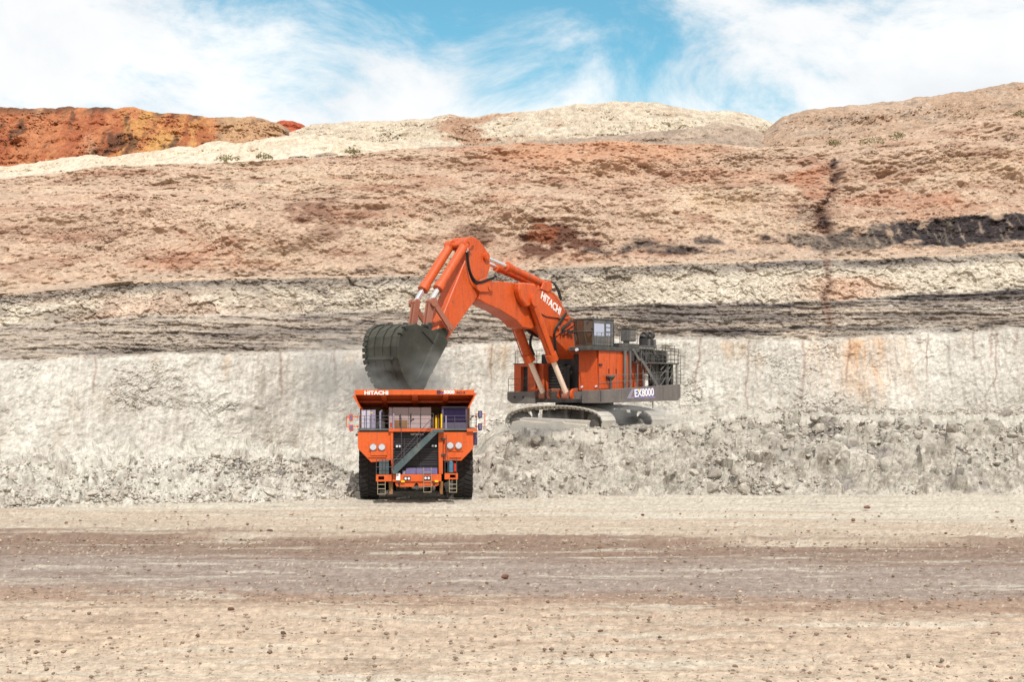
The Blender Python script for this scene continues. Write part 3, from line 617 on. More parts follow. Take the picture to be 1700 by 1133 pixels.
for k, (px, py, s, lab) in enumerate(((839, 961, .20, 'dark flat clod in the middle of the grey haul lane'), (1417, 866, .20, 'dark clod on the far pale floor below the bench rubble'), (1440, 845, .26, 'pale brown stone on the pit floor at the foot of the right bench'),
        (448, 884, .20, 'dark clod on the pale floor in front left of the truck'), (470, 1055, .13, 'reddish clod in the sandy foreground left of centre'), (61, 1068, .10, 'rust coloured clod in the sandy foreground at far left'),
        (1681, 867, .18, 'dark clod near the right edge of the pale floor'), (384, 1014, .11, 'brown clod at the edge of the dark lane, left of centre'), (996, 912, .14, 'brown clod on the reddish windrow right of centre'),
        (1067, 857, .16, 'small dark clod on the pale floor below the bench middle'), (997, 1051, .09, 'small rust clod in the sandy foreground right of centre'))):
    d = CH*F/(py-HZ); o = bpy.data.objects.new('clod', clods[k % 3]); COL.objects.link(o); o.location = ((px-850)/F*d, d, .02+s*.2); o.scale = (s*1.3, s, s*.8)
    o.rotation_euler = (0, 0, k*1.3); tag(o, lab, 'clod', 'clods on the pit floor')
# scrub on the ledge above the upper face

# ---------------------------------------------------------------- machine materials and mesh helpers
def paint(name, col, rough=.45, dirt=.35, dirtcol=None, metal=0.0, scale=1.2, streak=True, spec=.4, coat=0.0, grime=0.0):
    m, nt, b = node_mat(name, rough, spec); N = nt.nodes.new; L = nt.links.new
    b.inputs['Metallic'].default_value = metal; b.inputs['Coat Weight'].default_value = coat
    geo = N('ShaderNodeNewGeometry'); mp = N('ShaderNodeMapping'); mp.inputs['Scale'].default_value = (1, 1, .35 if streak else 1)
    L(geo.outputs['Position'], mp.inputs[0])
    n = N('ShaderNodeTexNoise'); n.inputs['Scale'].default_value = scale; n.inputs['Detail'].default_value = 8; n.inputs['Roughness'].default_value = .65; L(mp.outputs[0], n.inputs['Vector'])
    n2 = N('ShaderNodeTexNoise'); n2.inputs['Scale'].default_value = scale*7; n2.inputs['Detail'].default_value = 5; L(geo.outputs['Position'], n2.inputs['Vector'])
    mr = N('ShaderNodeMapRange'); L(n.outputs[0], mr.inputs[0]); mr.inputs[1].default_value = .46; mr.inputs[2].default_value = .80; mr.inputs[3].default_value = 0; mr.inputs[4].default_value = dirt
    sp = N('ShaderNodeSeparateXYZ'); L(geo.outputs['Normal'], sp.inputs[0])      # dust settles on what faces up
    up = N('ShaderNodeMath'); up.operation = 'MULTIPLY_ADD'; up.use_clamp = True; L(sp.outputs[2], up.inputs[0]); up.inputs[1].default_value = dirt*.8; L(mr.outputs[0], up.inputs[2])
    mx = N('ShaderNodeMix'); mx.data_type = 'RGBA'; L(up.outputs[0], mx.inputs[0]); mx.inputs[6].default_value = (*col, 1)
    dc = dirtcol if dirtcol is not None else srgb(176, 160, 138); mx.inputs[7].default_value = (*dc, 1)
    mr2 = N('ShaderNodeMapRange'); L(n2.outputs[0], mr2.inputs[0]); mr2.inputs[1].default_value = .3; mr2.inputs[2].default_value = .7; mr2.inputs[3].default_value = .86; mr2.inputs[4].default_value = 1.1
    vm = N('ShaderNodeVectorMath'); vm.operation = 'SCALE'; L(mx.outputs[2], vm.inputs[0]); L(mr2.outputs[0], vm.inputs['Scale']); L(vm.outputs[0], b.inputs['Base Color'])
    if grime:
        mg = N('ShaderNodeMapping'); mg.inputs['Scale'].default_value = (2.2, 2.2, .28); L(geo.outputs['Position'], mg.inputs[0])
        ng = N('ShaderNodeTexNoise'); ng.inputs['Scale'].default_value = 1.6; ng.inputs['Detail'].default_value = 9; ng.inputs['Roughness'].default_value = .7; L(mg.outputs[0], ng.inputs['Vector'])
        rg = N('ShaderNodeMapRange'); L(ng.outputs[0], rg.inputs[0]); rg.inputs[1].default_value = .5; rg.inputs[2].default_value = .74; rg.inputs[3].default_value = 0; rg.inputs[4].default_value = grime
        mx2 = N('ShaderNodeMix'); mx2.data_type = 'RGBA'; L(rg.outputs[0], mx2.inputs[0]); L(vm.outputs[0], mx2.inputs[6]); mx2.inputs[7].default_value = (.10, .035, .018, 1); L(mx2.outputs[2], b.inputs['Base Color'])
    rr = N('ShaderNodeMath'); rr.operation = 'MULTIPLY_ADD'; rr.use_clamp = True; L(up.outputs[0], rr.inputs[0]); rr.inputs[1].default_value = .5; rr.inputs[2].default_value = rough; L(rr.outputs[0], b.inputs['Roughness'])
    return m
ORG = (.55, .080, .012)
paint('orange_paint', ORG, .42, .36, srgb(176, 104, 70), scale=.9, grime=.6)
paint('truck_orange', (.58, .092, .012), .42, .30, srgb(160, 92, 50), scale=1.3, grime=.35)
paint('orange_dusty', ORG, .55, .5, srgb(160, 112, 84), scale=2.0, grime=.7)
paint('brown_link', srgb(150, 92, 72), .6, .4, srgb(130, 110, 98), scale=2)
paint('dark_grey', srgb(62, 63, 62), .6, .25, scale=1)
paint('mid_grey', srgb(90, 89, 88), .65, .35, scale=1)
paint('deck_grey', srgb(98, 92, 89), .65, .3, scale=.8)
paint('black_metal', srgb(34, 33, 34), .6, .15, scale=1.5)
paint('rubber', srgb(34, 31, 32), .8, .18, srgb(110, 90, 66), scale=1.5)
paint('hose', srgb(28, 28, 28), .5, .1)
paint('bucket_steel', srgb(50, 51, 43), .55, .35, srgb(112, 108, 94), metal=.15, scale=.7, streak=False)
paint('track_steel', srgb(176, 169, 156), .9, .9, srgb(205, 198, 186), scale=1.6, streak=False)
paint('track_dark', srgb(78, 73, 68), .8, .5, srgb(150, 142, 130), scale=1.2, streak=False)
paint('chrome', (.85, .83, .80), .16, 0.0, metal=1.0, spec=.5)
paint('rod_cream', srgb(236, 212, 190), .35, .1)
paint('lilac_panel', srgb(140, 130, 150), .5, .15, scale=2)
paint('pink_grey', srgb(166, 144, 142), .5, .25, srgb(170, 150, 130), scale=2)
paint('cab_frame', srgb(84, 76, 92), .5, .2)
paint('violet_box', srgb(98, 88, 128), .5, .2)
paint('stair_green', srgb(66, 80, 82), .5, .2)
paint('rail_dark', srgb(66, 62, 66), .5, .1)
paint('rail_tan', srgb(150, 136, 110), .6, .2)
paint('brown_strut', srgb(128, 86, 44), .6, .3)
paint('radiator_dark', srgb(52, 46, 48), .55, .15, srgb(120, 96, 70), scale=1.5)
paint('seat_red', srgb(200, 70, 100), .6, .1)
paint('bottle_blue', srgb(70, 110, 130), .4, .1)
paint('red', srgb(190, 44, 24), .4, .05)
paint('cabinet_white', srgb(182, 178, 190), .5, .15)
paint('white_paint', srgb(226, 222, 216), .5, .05)
paint('letter_dark', srgb(60, 40, 58), .5, .0)
paint('letter_violet', srgb(84, 74, 170), .5, .0)
paint('yellow', srgb(240, 190, 20), .45, .05)
paint('sky_blue_window', srgb(70, 80, 150), .25, .1)
paint('lamp_glass', srgb(206, 206, 214), .15, .05, streak=False, scale=6)
paint('lamp_ring', srgb(150, 140, 134), .3, .1, metal=.5)
def glass(name, col, mixf=.55):
    m, nt, b = node_mat(name, .06, .5); N = nt.nodes.new; L = nt.links.new
    b.inputs['Base Color'].default_value = (*col, 1); b.inputs['Coat Weight'].default_value = .3
    tr = N('ShaderNodeBsdfTransparent'); tr.inputs[0].default_value = (*[min(1, v*1.5+.3) for v in col], 1)
    ms = N('ShaderNodeMixShader'); ms.inputs[0].default_value = mixf; L(tr.outputs[0], ms.inputs[1]); L(b.outputs[0], ms.inputs[2])
    L(ms.outputs[0], nt.nodes['Material Output'].inputs[0]); return m
glass('cab_glass_violet', srgb(62, 50, 100), .3)
glass('cab_glass_brown', srgb(92, 72, 56), .72)
glass('cab_glass_pale', srgb(190, 196, 214), .7)

class MB:
    def __init__(s, off=(0, 0, 0), mat=None): s.bm = bmesh.new(); s.off = Vector(off); s.mx = mat
    def _add(s, vs, fs, bevel=0):
        b = bmesh.new(); vv = [b.verts.new(v) for v in vs]
        for f in fs:
            try: b.faces.new([vv[i] for i in f])
            except ValueError: pass
        bmesh.ops.recalc_face_normals(b, faces=b.faces[:])
        if bevel: bmesh.ops.bevel(b, geom=b.edges[:], offset=bevel, segments=1, affect='EDGES', profile=.5, clamp_overlap=True)
        me = bpy.data.meshes.new('t'); b.to_mesh(me); b.free(); s.bm.from_mesh(me); bpy.data.meshes.remove(me); return s
    def box(s, x0, x1, y0, y1, z0, z1, bevel=0.0):
        v = [(x, y, z) for x in (x0, x1) for y in (y0, y1) for z in (z0, z1)]
        return s._add(v, [(0, 1, 3, 2), (4, 6, 7, 5), (0, 4, 5, 1), (2, 3, 7, 6), (0, 2, 6, 4), (1, 5, 7, 3)], bevel)
    def hexa(s, a, b, bevel=0.0):
        """two matching polygons joined by side faces"""
        n = len(a); return s._add(list(a)+list(b), [tuple(range(n)), tuple(range(2*n-1, n-1, -1))]+[(i, (i+1) % n, (i+1) % n+n, i+n) for i in range(n)], bevel)
    def prism(s, pts, axis, a0, a1, bevel=0.0):
        """polygon in the two other axes, extruded along axis"""
        def mk(p, a): return {'x': (a, p[0], p[1]), 'y': (p[0], a, p[1]), 'z': (p[0], p[1], a)}[axis]
        return s.hexa([mk(p, a0) for p in pts], [mk(p, a1) for p in pts], bevel)
    def tube(s, p0, p1, r0, r1=None, seg=12, cap=True):
        p0 = Vector(p0); p1 = Vector(p1); r1 = r0 if r1 is None else r1; d = (p1-p0)
        if d.length < 1e-6: return s
        q = d.to_track_quat('Z', 'Y'); vs = []
        for p, r in ((p0, r0), (p1, r1)):
            for i in range(seg): a = 2*math.pi*i/seg; vs.append(p+q @ Vector((math.cos(a)*r, math.sin(a)*r, 0)))
        fs = [(i, (i+1) % seg, (i+1) % seg+seg, i+seg) for i in range(seg)]
        if cap: fs += [tuple(range(seg-1, -1, -1)), tuple(range(seg, 2*seg))]
        return s._add(vs, fs)
    def path(s, pts, r, seg=6):
        for a, b in zip(pts[:-1], pts[1:]): s.tube(a, b, r, None, seg)
        return s
    def bar(s, p0, p1, w, h, side=(1, 0, 0)):
        p0 = Vector(p0); p1 = Vector(p1); d = (p1-p0).normalized(); u = Vector(side)-d*Vector(side).dot(d); u.normalize(); v = d.cross(u)
        c = [u*(w/2)+v*(h/2), u*(-w/2)+v*(h/2), u*(-w/2)-v*(h/2), u*(w/2)-v*(h/2)]
        return s.hexa([p0+k for k in c], [p1+k for k in c])
    def build(s, name, mat, parent=None, smooth=False, label=None, kind=None):
        me = bpy.data.meshes.new(name); M4 = Matrix.Translation(-s.off)
        if s.mx is not None: M4 = M4 @ s.mx
        s.bm.transform(M4); s.bm.to_mesh(me); s.bm.free()
        if smooth:
            me.polygons.foreach_set('use_smooth', [True]*len(me.polygons))
            try: me.set_sharp_from_angle(angle=R(38))
            except Exception: pass
        me.materials.append(MATS[mat]); o = bpy.data.objects.new(name, me); COL.objects.link(o)
        if parent: o.parent = parent
        if label: o['label'] = label
        if kind: o['kind'] = kind
        return o
def empty(name, loc, rz=0):
    o = bpy.data.objects.new(name, None); COL.objects.link(o); o.location = loc; o.rotation_euler = (0, 0, rz); o.empty_display_size = .5; return o
def lettering(name, text, size, mat, parent, M4, bold=.02, depth=.01, stretch=1.0, shear=0.0, spacing=1.0):
    cu = bpy.data.curves.new('t', 'FONT'); cu.body = text; cu.size = size; cu.extrude = depth; cu.offset = bold; cu.shear = shear; cu.space_character = spacing; cu.resolution_u = 4
    o = bpy.data.objects.new('t', cu); COL.objects.link(o); dg = bpy.context.evaluated_depsgraph_get(); dg.update()
    me = bpy.data.meshes.new_from_object(o.evaluated_get(dg)); bpy.data.objects.remove(o); bpy.data.curves.remove(cu)
    me.name = name; me.transform(M4 @ Matrix.Diagonal((stretch, 1, 1, 1))); me.materials.clear(); me.materials.append(MATS[mat])
    ob = bpy.data.objects.new(name, me); COL.objects.link(ob); ob.parent = parent; return ob

# ---------------------------------------------------------------- haul truck (x right, y away from the camera, z up)
def build_truck():
    TD = 97.2; TX = (690-850)/F*TD; th = R(3.88)
    truck = empty('haul_truck', (TX, TD, 0.05), th)
    tag(truck, 'giant orange mining dump truck facing the camera under the excavator bucket', 'dump truck')
    def T(cx, cy, y=0):
        d = TD+y; return ((560+cx/5.15-690)/F*d, CH+(HZ-630-cy/5.15)/F*d)
    def tx(cx, y=0): return T(cx, 0, y)[0]
    def tz(cy, y=0): return T(0, cy, y)[1]
    def poly(pts, y): return [T(*p, y) for p in pts]
    B = lambda: MB()
    def quick(name, mat, cx0, cx1, cy0, cy1, y0, y1, bevel=.02, parent=truck, **k):
        (xa, za), (xb, zb) = T(cx0, cy1, y0), T(cx1, cy0, y0)
        return B().box(xa, xb, y0, y1, za, zb, bevel).build(name, mat, parent, **k)
    # wheels
    def wheel(xc, y, r, w, out):
        n = 44; mb = B(); prof = [(-w/2, r*.62), (-w/2, r*.90), (-w/2+.10, r*.965), (w/2-.10, r*.965), (w/2, r*.90), (w/2, r*.62)]
        for i in range(n):
            a0, a1 = 2*math.pi*i/n, 2*math.pi*(i+1)/n
            for (pa, ra), (pb, rb) in zip(prof[:-1], prof[1:]):
                mb.bm.faces.new([mb.bm.verts.new((xc+p, y+rr*math.sin(a), r+rr*math.cos(a))) for p, rr, a in ((pa, ra, a0), (pb, rb, a0), (pb, rb, a1), (pa, ra, a1))])
        bmesh.ops.remove_doubles(mb.bm, verts=mb.bm.verts[:], dist=.001)
        wh = empty('wheel', (0, 0, 0)); wh.parent = truck
        mb.build('tyre', 'rubber', wh, True)
        tr = B(); m = 32
        for i in range(m):
            for sgn in (-1, 1):
                a = 2*math.pi*(i+(.5 if sgn > 0 else 0))/m; da = 2*math.pi/m*.30; sk = 2*math.pi/m*.55
                pts = []
                for p, aa in ((.06, a-da+sk), (.06, a+da+sk), (w/2+.012, a+da), (w/2+.012, a-da)):
                    pts.append((sgn*p, aa))
                def ring(rr, lower): return [(xc+p*(1 if abs(p) < .1 else 1), y+rr2*math.sin(aa), r+rr2*math.cos(aa)) for (p, aa) in pts for rr2 in [rr-(.10 if abs(p) > .1 and lower else 0)]]
                tr.hexa(ring(r*.955, True), ring(r, False))
        tr.build('tread', 'rubber', wh, kind='stuff')
        rim = B().tube((xc-w*.3, y, r), (xc+w*.3, y, r), r*.62, None, 28); rim.tube((xc+out*w*.3, y, r), (xc+out*w*.46, y, r), r*.3, r*.26, 20); rim.build('rim', 'truck_orange', wh, True)
    xl0, xl1 = tx(196, 2.4), tx(352, 2.4); xr0, xr1 = tx(1000, 2.4), tx(1157, 2.4)
    wheel((xl0+xl1)/2, 3.9, 1.98, xl1-xl0, -1); wheel((xr0+xr1)/2, 3.9, 1.98, xr1-xr0, 1)
    for xc in (-3.55, -2.15, 2.15, 3.55): wheel(xc, 10.4, 1.98, 1.28, -1 if xc < 0 else 1)
    # chassis and rear axle
    B().box(-1.45, -.85, .8, 14, 1.9, 3.0, .04).box(.85, 1.45, .8, 14, 1.9, 3.0, .04).box(-.9, .9, 1.0, 1.6, 1.7, 2.6, .04).box(-.9, .9, 6, 6.5, 1.9, 2.9, .04).build('chassis', 'black_metal', truck)
    B().tube((-3.6, 10.4, 2), (3.6, 10.4, 2), .62, None, 18).tube((0, 9.2, 2), (0, 11.4, 2), 1.15, .9, 20).build('rear_axle', 'black_metal', truck, True)
    B().box(-.95, .95, 4.6, 9.2, .85, 2.9, .1).build('underbody_block', 'black_metal', truck)  # black block added low down to darken the gap between the wheels
    B().box(-2.2, 2.2, 5.2, 5.6, 1.2, 3.4, .05).build('underbody_plate', 'black_metal', truck)  # black plate added to stop lit ground showing through under the truck
    B().tube((-2.9, 3.9, 2), (2.9, 3.9, 2), .32, None, 14).box(-1.2, 1.2, 3.3, 4.5, 1.2, 2.2, .1).build('front_axle', 'black_metal', truck)
    # fenders with chamfered inner corner
    FL = poly([(176, 452), (472, 452), (472, 700), (292, 718), (180, 602)], .45)
    FR = poly([(905, 455), (1163, 458), (1163, 600), (1060, 706), (905, 706)], .45)
    for P, hx in ((FL, ((308, 587), (382, 587))), (FR, ((965, 575), (1037, 575)))):
        f = B().prism(P, 'y', .45, 2.0, .03).build('front_fender', 'truck_orange', truck)
        top = sorted(P, key=lambda p: p[1])[-2:]; xs = [p[0] for p in P]
        B().prism([(min(xs), P[0][1]), (max(xs), P[0][1]), (max(xs), P[0][1]-.55), (min(xs), P[0][1]-.55)], 'y', 2.02, 6.4, .02).build('fender_top', 'truck_orange', truck)
        cxs = [h[0] for h in hx]; c0, c1 = min(cxs)-36, max(cxs)+40
        B().box(T(c0, 0, .4)[0], T(c1, 0, .4)[0], .39, .46, tz(625, .4), tz(552, .4), .01).build('lamp_plate', 'truck_orange', truck)
        for cx, cy in hx:
            x, z = T(cx, cy, .3); r = 31/125.1
            h = B().tube((x, .46, z), (x, .24, z), r*.95, r, 24).build('headlight', 'lamp_ring', truck, True)
            B().tube((x, .25, z), (x, .215, z), r*.84, r*.80, 24).build('lens', 'lamp_glass', h, True)
            for k in (-2, -1, 0, 1, 2):
                hw = math.sqrt(max(.01, 1-(k*.32)**2))*r*.72; B().box(x-hw, x+hw, .205, .216, z+k*r*.3-.007, z+k*r*.3+.007).build('lens_rib', 'lamp_ring', h)
    B().box(T(286, 0)[0], T(425, 0)[0], .3, .46, tz(662), tz(622), .02).build('fender_box', 'truck_orange', truck)
    quick('fender_lip', 'truck_orange', 268, 418, 662, 676, .36, .46, .01)
    quick('fender_lip', 'truck_orange', 960, 1060, 668, 680, .36, .46, .01)
    quick('side_flap', 'violet_box', 1163, 1197, 462, 572, 1.2, 1.6, .03)
    # radiator grille: frame, slats, mesh behind, emblem, lamps
    gx0, gx1 = T(478, 0, .6)[0], T(872, 0, .6)[0]; gz0, gz1 = tz(820, .6), tz(455, .6)
    gr = B().box(gx0, gx1, .78, .9, gz0, gz1).build('radiator_grille', 'radiator_dark', truck)
    ns = 26
    for i in range(ns):
        z = gz0+(gz1-gz0)*(i+.5)/ns; B().box(gx0+.02, gx1-.02, .70, .775, z-.018-(i % 3 == 0)*.01, z+.018).build('slat', 'rail_dark' if i % 4 else 'radiator_dark', gr)
    for cx in (575, 712): quick('grille_divider', 'radiator_dark', cx-4, cx+4, 458, 818, .66, .72, .005, gr)
    for cx in (466, 877): 
        B().prism([T(cx-(12 if cx < 600 else 14), 455), T(cx+(12 if cx < 600 else 26), 455), T(cx+(10 if cx < 600 else 26), 822), T(cx-(4 if cx < 600 else 10), 822)], 'y', .3, .75, .02).build('grille_post', 'truck_orange', truck)
    for k in range(11):
        for cx in (484, 866): x, z = T(cx, 480+k*31, .6); B().tube((x, .70, z), (x, .64, z), .022, None, 6).build('bolt', 'lamp_ring', gr)
    for cx, cy in ((523, 580), (828, 577)):
        x, z = T(cx, cy, .55); lb = B().box(x-.22, x+.22, .50, .70, z-.12, z+.12, .02).build('grille_lamp', 'black_metal', truck)
        for s in (-.1, .1): B().tube((x+s, .505, z), (x+s, .485, z), .075, None, 14).build('lens', 'lamp_glass', lb)
    # bumper
    quick('bumper', 'truck_orange', 470, 890, 822, 884, .05, .9, .03)
    B().prism(poly([(497, 884), (866, 884), (866, 912), (850, 922), (700, 926), (688, 902), (676, 893), (664, 902), (652, 928), (510, 926), (497, 905)], .2), 'y', .2, .8, .0).build('bumper_skirt', 'truck_orange', truck)
    for cx, cy in ((598, 856), (768, 853)):
        x, z = T(cx, cy, 0); lb = B().box(x-.24, x+.24, -.02, .06, z-.13, z+.13, .015).build('bumper_lamp', 'black_metal', truck)
        for s in (-.11, .11): B().tube((x+s, -.02, z), (x+s, -.045, z), .085, None, 14).build('lens', 'lamp_glass', lb)
    for cx in (561, 848): quick('reflector', 'yellow', cx-15, cx+15, 873, 888, .0, .055, .004)
    for cx in (530, 826): quick('tow_eye', 'black_metal', cx-8, cx+8, 893, 915, .1, .22, .01)
    wp = quick('control_box', 'white_paint', 503, 538, 810, 872, -.08, .05, .015); quick('latch', 'red', 515, 523, 826, 836, -.1, -.075, .003, wp)
    for cx0, cx1 in ((556, 584), (584, 674), (674, 856)): quick('battery_box', 'violet_box' if cx0 > 560 else 'lilac_panel', cx0+1, cx1-1, 768 if cx0 > 560 else 788, 821, .12, .5, .02)
    for cx, c2 in ((440, 478), (872, 905)): 
        B().prism([T(cx, 884, .6), T(c2, 884, .6), T(c2-4, 992, .6), T(cx+4, 992, .6)], 'y', .6, 1.0, .02).build('suspension_strut', 'brown_strut', truck)
    # step boxes, ladders
    for (c0, c1, h0, h1, l0, l1, lb) in ((332, 465, 352, 402, 347, 411, 990), (917, 1030, 962, 1012, 957, 1020, 976)):
        y = -.1; s = B(); x0, x1, xa, xb = tx(c0), tx(c1), tx(h0), tx(h1); za, zb, zc, zd = tz(880 if c0 < 600 else 864), tz(866 if c0 < 600 else 852), tz(836 if c0 < 600 else 824), tz(824 if c0 < 600 else 814)
        s.box(x0, x1, y, .6, za, zb).box(x0, x1, y, .6, zc, zd).box(x0, xa, y, .6, zb, zc).box(xb, x1, y, .6, zb, zc).build('step_box', 'truck_orange', truck)
        lad = B(); ztop = za
        for cx in (l0, l1): lad.bar((tx(cx), y-.04, ztop), (tx(cx), y-.04, tz(lb)), .035, .05)
        ldr = lad.build('ladder', 'rail_tan', truck)
        for cy in (906, 942, lb-2): B().box(tx(l0), tx(l1), y-.08, y+.02, tz(cy)-.02, tz(cy)+.02).build('rung', 'rail_tan', ldr)
    ldr = B().bar((tx(738), -.1, tz(975)), (tx(738), -.1, tz(760)), .03, .04).build('ladder', 'rail_tan', truck)
    B().bar((tx(802), -.1, tz(975)), (tx(802), -.1, tz(760)), .03, .04).build('ladder_rail', 'rail_tan', ldr)
    for cy in (972, 925, 884, 802): B().box(tx(738), tx(802), -.12, -.08, tz(cy)-.018, tz(cy)+.018).build('rung', 'rail_tan', ldr)
    quick('platform_panel', 'stair_green', 358, 442, 702, 822, .2, .28, .01)
    rl = B()
    for cx in (335, 388, 415, 470): rl.tube((tx(cx), -.05, tz(824)), (tx(cx), -.05, tz(688)), .022, None, 6)
    for cy in (690, 757): rl.tube((tx(335), -.05, tz(cy)), (tx(470), -.05, tz(cy)), .018, None, 6)
    rl.build('step_rail', 'rail_dark', truck)
    rl = B()
    for cx in (920, 945, 1020): rl.tube((tx(cx), -.05, tz(814)), (tx(cx), -.05, tz(676)), .022, None, 6)
    rl.tube((tx(920), -.05, tz(715)), (tx(1020), -.05, tz(690)), .02, None, 6).tube((tx(938), -.05, tz(676)), (tx(930), -.05, tz(480)), .03, None, 6).build('step_rail', 'rail_dark', truck)
    x, z0 = T(972, 805, .2); z1 = tz(722, .2); B().tube((x, .25, z0), (x, .25, z1), .17, None, 16).tube((x, .25, z1), (x, .25, z1+.12), .17, .07, 16).tube((x, .25, z1+.12), (x, .25, z1+.2), .05, None, 8).build('gas_cylinder', 'bottle_blue', truck, True)
    x, z0 = T(1006, 798, .1); z1 = tz(735, .1); B().tube((x, .1, z0), (x, .1, z1), .075, None, 12).tube((x, .1, z1), (x, .1, z1+.08), .05, .03, 10).build('fire_extinguisher', 'red', truck, True)
    x, z0 = T(1000, 700, .3)
    # hinges on the right post
    for cy in (520, 655): quick('hinge', 'black_metal', 888, 925, cy-9, cy+9, .18, .34, .01)
    # diagonal stairway with treads, landing and handrails
    a0, a1 = T(478, 800), T(838, 448); st = B()
    w = 44/125.1
    for yy in (-.35, .18): 
        st.hexa([(a0[0]-.02, yy, a0[1]-.10), (a0[0]+.18, yy, a0[1]-.12), (a1[0]+.14, yy, a1[1]-.14), (a1[0]-.14, yy, a1[1]+.10), (a0[0]-.10, yy, a0[1]+.24)], [(a0[0]-.02, yy+.04, a0[1]-.10), (a0[0]+.18, yy+.04, a0[1]-.12), (a1[0]+.14, yy+.04, a1[1]-.14), (a1[0]-.14, yy+.04, a1[1]+.10), (a0[0]-.10, yy+.04, a0[1]+.24)])
    stair = st.build('stairway', 'stair_green', truck)
    for i in range(12):
        t = (i+.5)/12; x = a0[0]+(a1[0]-a0[0])*t; z = a0[1]+(a1[1]-a0[1])*t+.02; B().box(x-.13, x+.13, -.31, .18, z-.02, z+.02).build('tread', 'stair_green', stair)
    quick('landing', 'stair_green', 820, 908, 438, 464, -.38, .3, .02, stair)
    hr = B()
    hr.tube((tx(482), -.37, tz(705)), (tx(822), -.37, tz(325)), .022, None, 6).tube((tx(482), -.37, tz(742)), (tx(822), -.37, tz(378)), .018, None, 6)
    for cx in (482, 570, 683, 795): 
        t = (cx-478)/360; hr.tube((tx(cx), -.37, a0[1]+(a1[1]-a0[1])*t+.1), (tx(cx), -.37, tz(705-(cx-482)*1.118)), .02, None, 6)
    hr.tube((tx(548), -.05, tz(700)), (tx(548), -.05, tz(330)), .02, None, 6).tube((tx(482), -.05, tz(690)), (tx(548), -.05, tz(690)), .016, None, 6)
    hr.build('stair_handrail', 'rail_dark', stair)
    # deck
    B().box(tx(180, .3), tx(1195, .3), .32, 6.0, tz(446, .3), tz(432, .3), .01).build('deck', 'stair_green', truck)
    quick('deck_beam', 'truck_orange', 440, 905, 430, 456, .2, .34, .01)
    quick('deck_beam', 'truck_orange', 1108, 1197, 432, 458, .2, .34, .01)
    zk = tz(432, .3)
    # cab
    y = 1.3; cx0, cx1 = 893, 1112; cz0, cz1 = zk, tz(252, y); X0_, X1_ = tx(cx0, y), tx(cx1, y)
    cab = B()
    for xx in (X0_, X1_-.12): 
        for yy in (y, y+1.8): cab.box(xx, xx+.12, yy, yy+.12, cz0, cz1)
    cab.box(X0_, X1_, y, y+1.92, cz1, cz1+.10, .02).box(X0_, X1_, y+1.85, y+1.92, cz0, cz1).box(X0_+.12, X1_-.12, y+.01, y+.1, cz0, cz0+.42).build('cab', 'cab_frame', truck)
    B().box(X0_+.12, X1_-.12, y+.04, y+.06, cz0+.42, cz1).build('windshield', 'cab_glass_violet', truck)
    B().box(X0_+.02, X0_+.03, y+.13, y+1.8, cz0+.4, cz1).box(X1_-.03, X1_-.02, y+.13, y+1.8, cz0+.4, cz1).build('side_window', 'cab_glass_violet', truck)
    sx = tx(965, y+1); B().box(sx-.3, sx+.3, y+.9, y+1.5, cz0+.2, cz0+.6, .08).box(sx-.28, sx+.28, y+1.3, y+1.5, cz0+.5, cz0+1.15, .08).build('seat', 'seat_red', truck)
    ring = B(); c_ = Vector((sx+.15, y+.7, cz0+.75))
    for i in range(12):
        a, b_ = 2*math.pi*i/12, 2*math.pi*(i+1)/12; ring.tube(c_+Vector((math.cos(a)*.24, -math.sin(a)*.1, math.sin(a)*.22)), c_+Vector((math.cos(b_)*.24, -math.sin(b_)*.1, math.sin(b_)*.22)), .02, None, 6)
    ring.build('steering_wheel', 'black_metal', truck)
    quick('cab_post', 'yellow', 884, 897, 305, 430, y-.1, y, .01)
    # electrical cabinets, air cleaner, centre grid box
    y = 1.3
    for i, (a, b_) in enumerate(((206, 250), (250, 290), (290, 330))):
        c = quick('electrical_cabinet', 'lilac_panel', a+1, b_-1, 268, 430, y, y+1.6, .02); quick('door', 'cabinet_white' if i < 2 else 'lilac_panel', a+5, b_-6, 276, 424, y-.02, y+.005, .01, c)
        quick('door_handle', 'black_metal', b_-12, b_-9, 345, 362, y-.05, y-.02, .002, c)
    quick('warning_sticker', 'yellow', 288, 302, 288, 300, y-.04, y-.022, .001)
    for cx in (352, 385): 
        x, z0 = T(cx, 425, 1.6); z1 = tz(290, 1.6); B().tube((x, 2.2, z0), (x, 2.2, z1), .19, None, 18).tube((x, 2.2, z1), (x, 2.2, z1+.1), .14, .10, 14).build('air_cleaner', 'dark_grey', truck, True)
    B().path([(tx(368, .6), .7, tz(460)), (tx(368, .6), .7, tz(290)), (tx(380, .6), 1.6, tz(275))], .07, 10).build('intake_pipe', 'lilac_panel', truck, True)
    for i, (a, b_) in enumerate(((440, 474), (474, 611), (611, 713), (713, 803))):
        c = quick('grid_box', 'pink_grey', a+1, b_-1, 247, 428, 1.7, 3.4, .02)
        if i == 1: quick('vent_panel', 'brown_strut', 484, 600, 356, 420, 1.66, 1.69, .01, c)
        for cx in (a+8, b_-8): 
            for cy in (256, 318): x, z = T(cx, cy, 1.7); B().tube((x, 1.7, z), (x, 1.67, z), .015, None, 6).build('bolt', 'lamp_ring', c)
    quick('red_lever', 'red', 452, 468, 378, 418, 1.0, 1.2, .03)
    for k, cx in enumerate((820, 845, 865)): B().tube((tx(cx, 1.8), 1.9, zk), (tx(cx, 1.8), 1.9, tz(330-k*12, 1.8)), .07, None, 8).build('hydraulic_pipe', 'brown_strut' if k != 1 else 'yellow', truck, True)
    # deck railing, each stanchion a part
    rr = empty('deck_railing', (0, 0, 0)); rr.parent = truck
    zt = tz(320)
